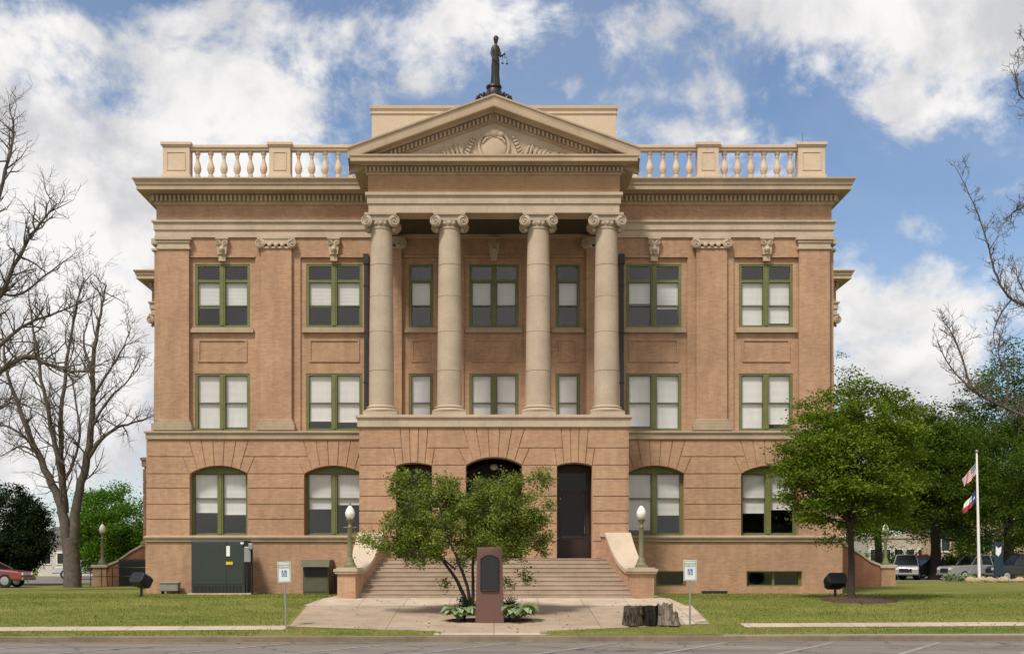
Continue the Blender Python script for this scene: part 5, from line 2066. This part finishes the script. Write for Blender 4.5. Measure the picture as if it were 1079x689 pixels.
def flag_mat(name, us):
    m, t, out = new_mat(name)
    a = t.node('ShaderNodeAttribute', attribute_name='flag_uv')
    s = t.node('ShaderNodeSeparateXYZ', {0: a.outputs['Vector']})
    u, v = s.outputs[0], s.outputs[1]
    red, wh, bl_ = (.42, .03, .04), (.75, .74, .72), (.02, .035, .14)
    if us:
        st_ = t.math('GREATER_THAN', t.math('MODULO', t.math('MULTIPLY', v, 13), 2.0), 1.0)
        col = t.mix(st_, red, wh)
        cn = t.math('MULTIPLY', t.math('LESS_THAN', u, .4), t.math('GREATER_THAN', v, 6 / 13))
        cu_ = t.math('FRACT', t.math('MULTIPLY', u, 14)); cv_ = t.math('FRACT', t.math('MULTIPLY', v, 16.7))
        dd = t.vmath('LENGTH', t.node('ShaderNodeCombineXYZ', {0: t.math('SUBTRACT', cu_, .5), 1: t.math('SUBTRACT', cv_, .5), 2: 0.}).outputs[0])
        ca = t.mix(t.math('LESS_THAN', dd, .28), bl_, wh)
        col = t.mix(cn, col, ca)
    else:
        col = t.mix(t.math('GREATER_THAN', v, .5), red, wh)
        cu_ = t.math('DIVIDE', t.math('SUBTRACT', u, .166), .09); cv_ = t.math('DIVIDE', t.math('SUBTRACT', v, .5), .14)
        ang = t.math('ARCTAN2', cu_, cv_)
        dd = t.math('SQRT', t.math('ADD', t.math('MULTIPLY', cu_, cu_), t.math('MULTIPLY', cv_, cv_)))
        star = t.math('LESS_THAN', dd, t.math('ADD', .62, t.math('MULTIPLY', .38, t.math('COSINE', t.math('MULTIPLY', ang, 5)))))
        col = t.mix(t.math('LESS_THAN', u, .333), col, t.mix(star, bl_, wh))
    b = t.node('ShaderNodeBsdfPrincipled', {'Base Color': col, 'Roughness': .8})
    t.l.new(b.outputs[0], out.inputs[0])
    return m


def flag(name, label, ztop, h, L, drop, mat, seed):
    """flag drooping away from the pole towards -x"""
    nu, nv = 28, 14
    vs = []; uv = []
    for j in range(nv + 1):
        v = j / nv
        for i in range(nu + 1):
            u = i / nu
            x = -.09 - L * u * .62
            z = ztop - h + h * v * (1 - .25 * u) - drop * u ** .85 + .06 * sin(u * 9 + v * 2) * u
            y = .16 * u * sin(u * 11 + v * 3.0 + seed) + .1 * u * (v - .5)
            vs.append((x, y, z)); uv.append((u, v, 0))
    fs = [(j * (nu + 1) + i, j * (nu + 1) + i + 1, (j + 1) * (nu + 1) + i + 1, (j + 1) * (nu + 1) + i) for j in range(nv) for i in range(nu)]
    o = MB().add(vs, fs).build(name, mat, None, smooth=80)
    at_ = o.data.attributes.new('flag_uv', 'FLOAT_VECTOR', 'POINT')
    at_.data.foreach_set('vector', [c for q in uv for c in q])
    sm = o.modifiers.new('thickness', 'SOLIDIFY'); sm.thickness = .006
    tag(o, label, 'flag')
    o.location = (FX - .12, fy, 0)
    return o


flag('flag', 'striped United States flag, upper of the two on the flagpole', wz(486, fy), .82, 1.35, .85, flag_mat('us_flag_cloth', True), 0)
flag('flag', 'lone star Texas flag, lower of the two on the flagpole', wz(515, fy), .78, 1.3, .85, flag_mat('texas_flag_cloth', False), 2)

# blue sign
by = 30.0
bs = thing('blue_sign', 'tall navy blue sign with a white emblem right of the flagpole', 'sign', (wx(1052, by), by, 0))
sB = (DC + by) / F
MB().box(-.30, .30, -.06, .06, wz(607, by), wz(571, by)).build('panel', NAVY, bs, bevel=.03)
MB().box(-.26, -.18, -.04, .04, 0, wz(607, by)).box(.18, .26, -.04, .04, 0, wz(607, by)).build('post', NAVY, bs)
em = MB().prism([(-.20, wz(583.5, by)), (-.03, wz(586, by)), (.14, wz(582, by)), (.17, wz(575.5, by)), (-.02, wz(577.5, by)), (-.19, wz(575, by))], -.075, -.06)
em.build('emblem', WHITE, bs)

# rocks and low plants of the flag bed
rk = None
R = random.Random(12)
for k in range(9):
    px = 1022 + k * 6.8 + R.uniform(-2, 2); y = 28.2 + R.uniform(-.5, .6)
    s = R.uniform(.22, .42)
    q = random.Random(k)
    b = MB()
    b.ball((0, 0, s * .35), (s, s * .8, s * .62), 10, 7)
    b.v = [(x * (1 + q.uniform(-.13, .13)), y_ * (1 + q.uniform(-.13, .13)), z * (1 + q.uniform(-.13, .13))) for x, y_, z in b.v]
    o = b.build('rock', TANROCK, None, smooth=30, loc=(wx(px, y), y, 0))
    tag(o, 'tan rock edging the flagpole bed', 'rock', 'tan rocks edging the flagpole bed')
for k, px in enumerate((1000, 1010, 1019)):
    y = 29.5
    r = thing('flower_clump', 'low grey-green clump of leaves left of the flagpole base', 'plant', (wx(px, y), y, 0), 0, 'low plants left of the flagpole')
    Rn = np.random.default_rng(90 + k)
    cen = crown_centres(Rn, 16, (0, 0, .25), (.3, .3, .22), .2)
    leaf_mesh('foliage', LEAF_HOSTA, clumps(Rn, cen, 18, .10), .4, .16, r, k)
    MB().tube([(0, 0, -.02), (0, 0, .3)], [.03, .01], 5).build('stem', BARK_DARK, r)


# ------------------------------------------------------------------ vehicles
def vehicle(name, label, loc, rz, col, kind='car', L=4.5):
    r = thing(name, label, {'pickup': 'truck'}.get(kind, 'car'), loc, rz, 'cars parked round the square')
    pm = paint('car_paint_%d_%d_%d' % tuple(int(1000 * q) for q in col), col)
    hl = L / 2
    W = .88
    if kind == 'pickup':
        low = [(-hl, .42), (-hl, 1.02), (-.55, 1.04), (-.45, 1.08), (1.0, 1.08), (1.25, 1.05), (hl - .12, .98), (hl, .85), (hl, .42)]
        cab = [(-.62, 1.05), (-.50, 1.72), (.45, 1.76), (1.12, 1.06)]
    elif kind == 'suv':
        low = [(-hl, .42), (-hl + .05, 1.05), (hl * .30, 1.05), (hl - .15, .98), (hl, .80), (hl, .40)]
        cab = [(-hl + .12, 1.04), (-hl + .38, 1.72), (.35, 1.76), (hl * .40, 1.04)]
    else:
        low = [(-hl, .40), (-hl + .02, .88), (-hl * .6, .95), (hl * .35, .95), (hl - .2, .80), (hl, .62), (hl, .36)]
        cab = [(-hl * .70, .94), (-hl * .36, 1.38), (hl * .08, 1.42), (hl * .50, .93)]
    b = MB()
    n = len(low)
    vs = []
    for sy, ins in ((-W, 0), (W, 0)):
        vs += [(x, sy, z) for x, z in low]
    b.add(vs, [tuple(range(n)), tuple(range(2 * n - 1, n - 1, -1))] + [(i, i + n, (i + 1) % n + n, (i + 1) % n) for i in range(n)])
    bo = b.build('body', pm, r, bevel=.07)
    c = MB()
    n = len(cab)
    zmin, zmax = cab[0][1], max(z for _, z in cab)
    vs = []
    for s_ in (-1, 1):
        vs += [(x, s_ * (W - .04 - .20 * (z - zmin) / (zmax - zmin)), z) for x, z in cab]
    c.add(vs, [tuple(range(n)), tuple(range(2 * n - 1, n - 1, -1))] + [(i, i + n, (i + 1) % n + n, (i + 1) % n) for i in range(n)])
    c.build('glasshouse', CARGLASS, r, bevel=.04)
    rf = MB()
    xa, za = cab[1]; xb, zb = cab[2]
    wt_ = W - .24
    rf.add([(xa - .02, -wt_, za - .01), (xb + .02, -wt_, zb - .01), (xb + .02, wt_, zb - .01), (xa - .02, wt_, za - .01), (xa + .05, -wt_ + .06, za + .05), (xb - .05, -wt_ + .06, zb + .05), (xb - .05, wt_ - .06, zb + .05), (xa + .05, wt_ - .06, za + .05)],
           [(4, 5, 6, 7), (0, 1, 5, 4), (1, 2, 6, 5), (2, 3, 7, 6), (3, 0, 4, 7)])
    # pillars
    for s_ in (-1, 1):
        for (p, q) in ((0, 1), (3, 2)):
            (x0, z0), (x1, z1) = cab[p], cab[q]
            rf.tube([(x0, s_ * (W - .04), z0), (x1, s_ * (W - .23), z1)], .035, 5)
        xm = (cab[0][0] + cab[3][0]) / 2
        rf.tube([(xm, s_ * (W - .035), zmin), (xm, s_ * (W - .225), zmax)], .035, 5)
    rf.build('roof', pm, r)
    for x in (-hl * .62, hl * .62):
        for s_ in (-1, 1):
            M = Matrix.Translation((x, s_ * (W - .10), .34)) @ Matrix.Rotation(pi / 2, 4, 'X')
            w = MB().lathe([(.22, -.11), (.32, -.11), (.345, -.08), (.345, .08), (.32, .11), (.22, .11)], n=20, M=M).build('wheel', TYRE, r, smooth=40)
            MB().lathe([(.05, -.118), (.21, -.112), (.21, .112), (.05, .118)], n=14, M=M).build('rim', CHROME, w, smooth=40)
    lm = simple('headlight_lens', (.75, .75, .72), .2); tm = simple('tail_light_red', (.35, .01, .01), .3)
    for s_ in (-1, 1):
        MB().box(hl - .06, hl + .012, s_ * .62 - .17, s_ * .62 + .17, .62 if kind == 'car' else .72, .74 if kind == 'car' else .90).build('headlight', lm, r)
        MB().box(-hl - .012, -hl + .05, s_ * .72 - .09, s_ * .72 + .09, .68, .92).build('tail_light', tm, r)
    MB().box(hl - .03, hl + .02, -.42, .42, .55, .82 if kind != 'car' else .60).build('grille', BLACK, r)
    bm_ = simple('bumper_grey', (.2, .2, .2), .4)
    MB().box(hl - .05, hl + .06, -.86, .86, .36, .50).build('bumper', bm_, r, bevel=.03)
    MB().box(-hl - .06, -hl + .05, -.86, .86, .38, .52).build('bumper', bm_, r, bevel=.03)
    return r


def car_at(name, label, px, y, rz, col, kind, L):
    return vehicle(name, label, (wx(px, y), y, .012), radians(rz), col, kind, L)


car_at('pickup_truck', 'silver pickup truck parked behind the flagpole', 1030, 35.5, 195, (.26, .27, .28), 'pickup', 5.3)
car_at('parked_car', 'white car parked left of the dark oak trunk', 955, 38, 250, (.30, .31, .32), 'suv', 4.4)
car_at('parked_car', 'black car half hidden by the oak trunk', 975, 39, 200, (.02, .02, .022), 'car', 4.4)
car_at('parked_car', 'dark sport utility car at the right edge behind the blue sign', 1076, 34.5, 185, (.03, .03, .035), 'suv', 4.7)
car_at('parked_car', 'bright red car seen over the right stair pier', 958, 47, 185, (.42, .03, .05), 'suv', 4.6)
car_at('parked_car', 'faded red car parked at the far left edge', -18, 11.8, 0, (.22, .05, .045), 'car', 4.6)
car_at('parked_car', 'white car beyond the left bare tree trunk', 90, 44, 10, (.55, .56, .58), 'car', 4.4)


# ------------------------------------------------------------------ far buildings
def far_building(label, x0, x1, y, h, col, roofpitch, nwin, D=9.0):
    r = thing('far_building', label, 'building', ((x0 + x1) / 2, y, 0))
    w = (x1 - x0) / 2
    wm = stone_mat('far_wall_%d' % abs(int(x0 * 10)), col, .1, .2)
    MB().box(-w, w, 0, D, 0, h).build('wall', wm, r)
    if roofpitch:
        MB().add([(-w - .4, -.4, h), (w + .4, -.4, h), (w + .4, D + .4, h), (-w - .4, D + .4, h), (-w - .2, D / 2, h + roofpitch), (w + .2, D / 2, h + roofpitch)],
                 [(0, 1, 5, 4), (2, 3, 4, 5), (1, 2, 5), (3, 0, 4), (3, 2, 1, 0)]).build('roof', SLATE, r)
    else:
        MB().box(-w - .1, w + .1, -.1, D + .1, h, h + .3).build('parapet', wm, r)
    for k in range(nwin):
        x = -w + (k + .5) * 2 * w / nwin
        f = MB().box(x - .5, x + .5, -.06, .02, h * .35, h * .72).build('window', WHITE, r)
        MB().box(x - .42, x + .42, -.075, -.06, h * .38, h * .69).build('pane', CARGLASS, f)


far_building('pale limestone building seen through the oaks behind the flagpole', wx(985, 78), wx(1120, 78), 78, 6.5, (.50, .37, .24), 0, 6)
far_building('white house with grey roof beyond the left bare tree', wx(40, 62), wx(108, 62), 62, 3.0, (.55, .52, .46), 1.6, 4)
far_building('tan shop front behind the red car at right', wx(915, 82), wx(978, 82), 82, 3.8, (.48, .42, .36), 0, 5)
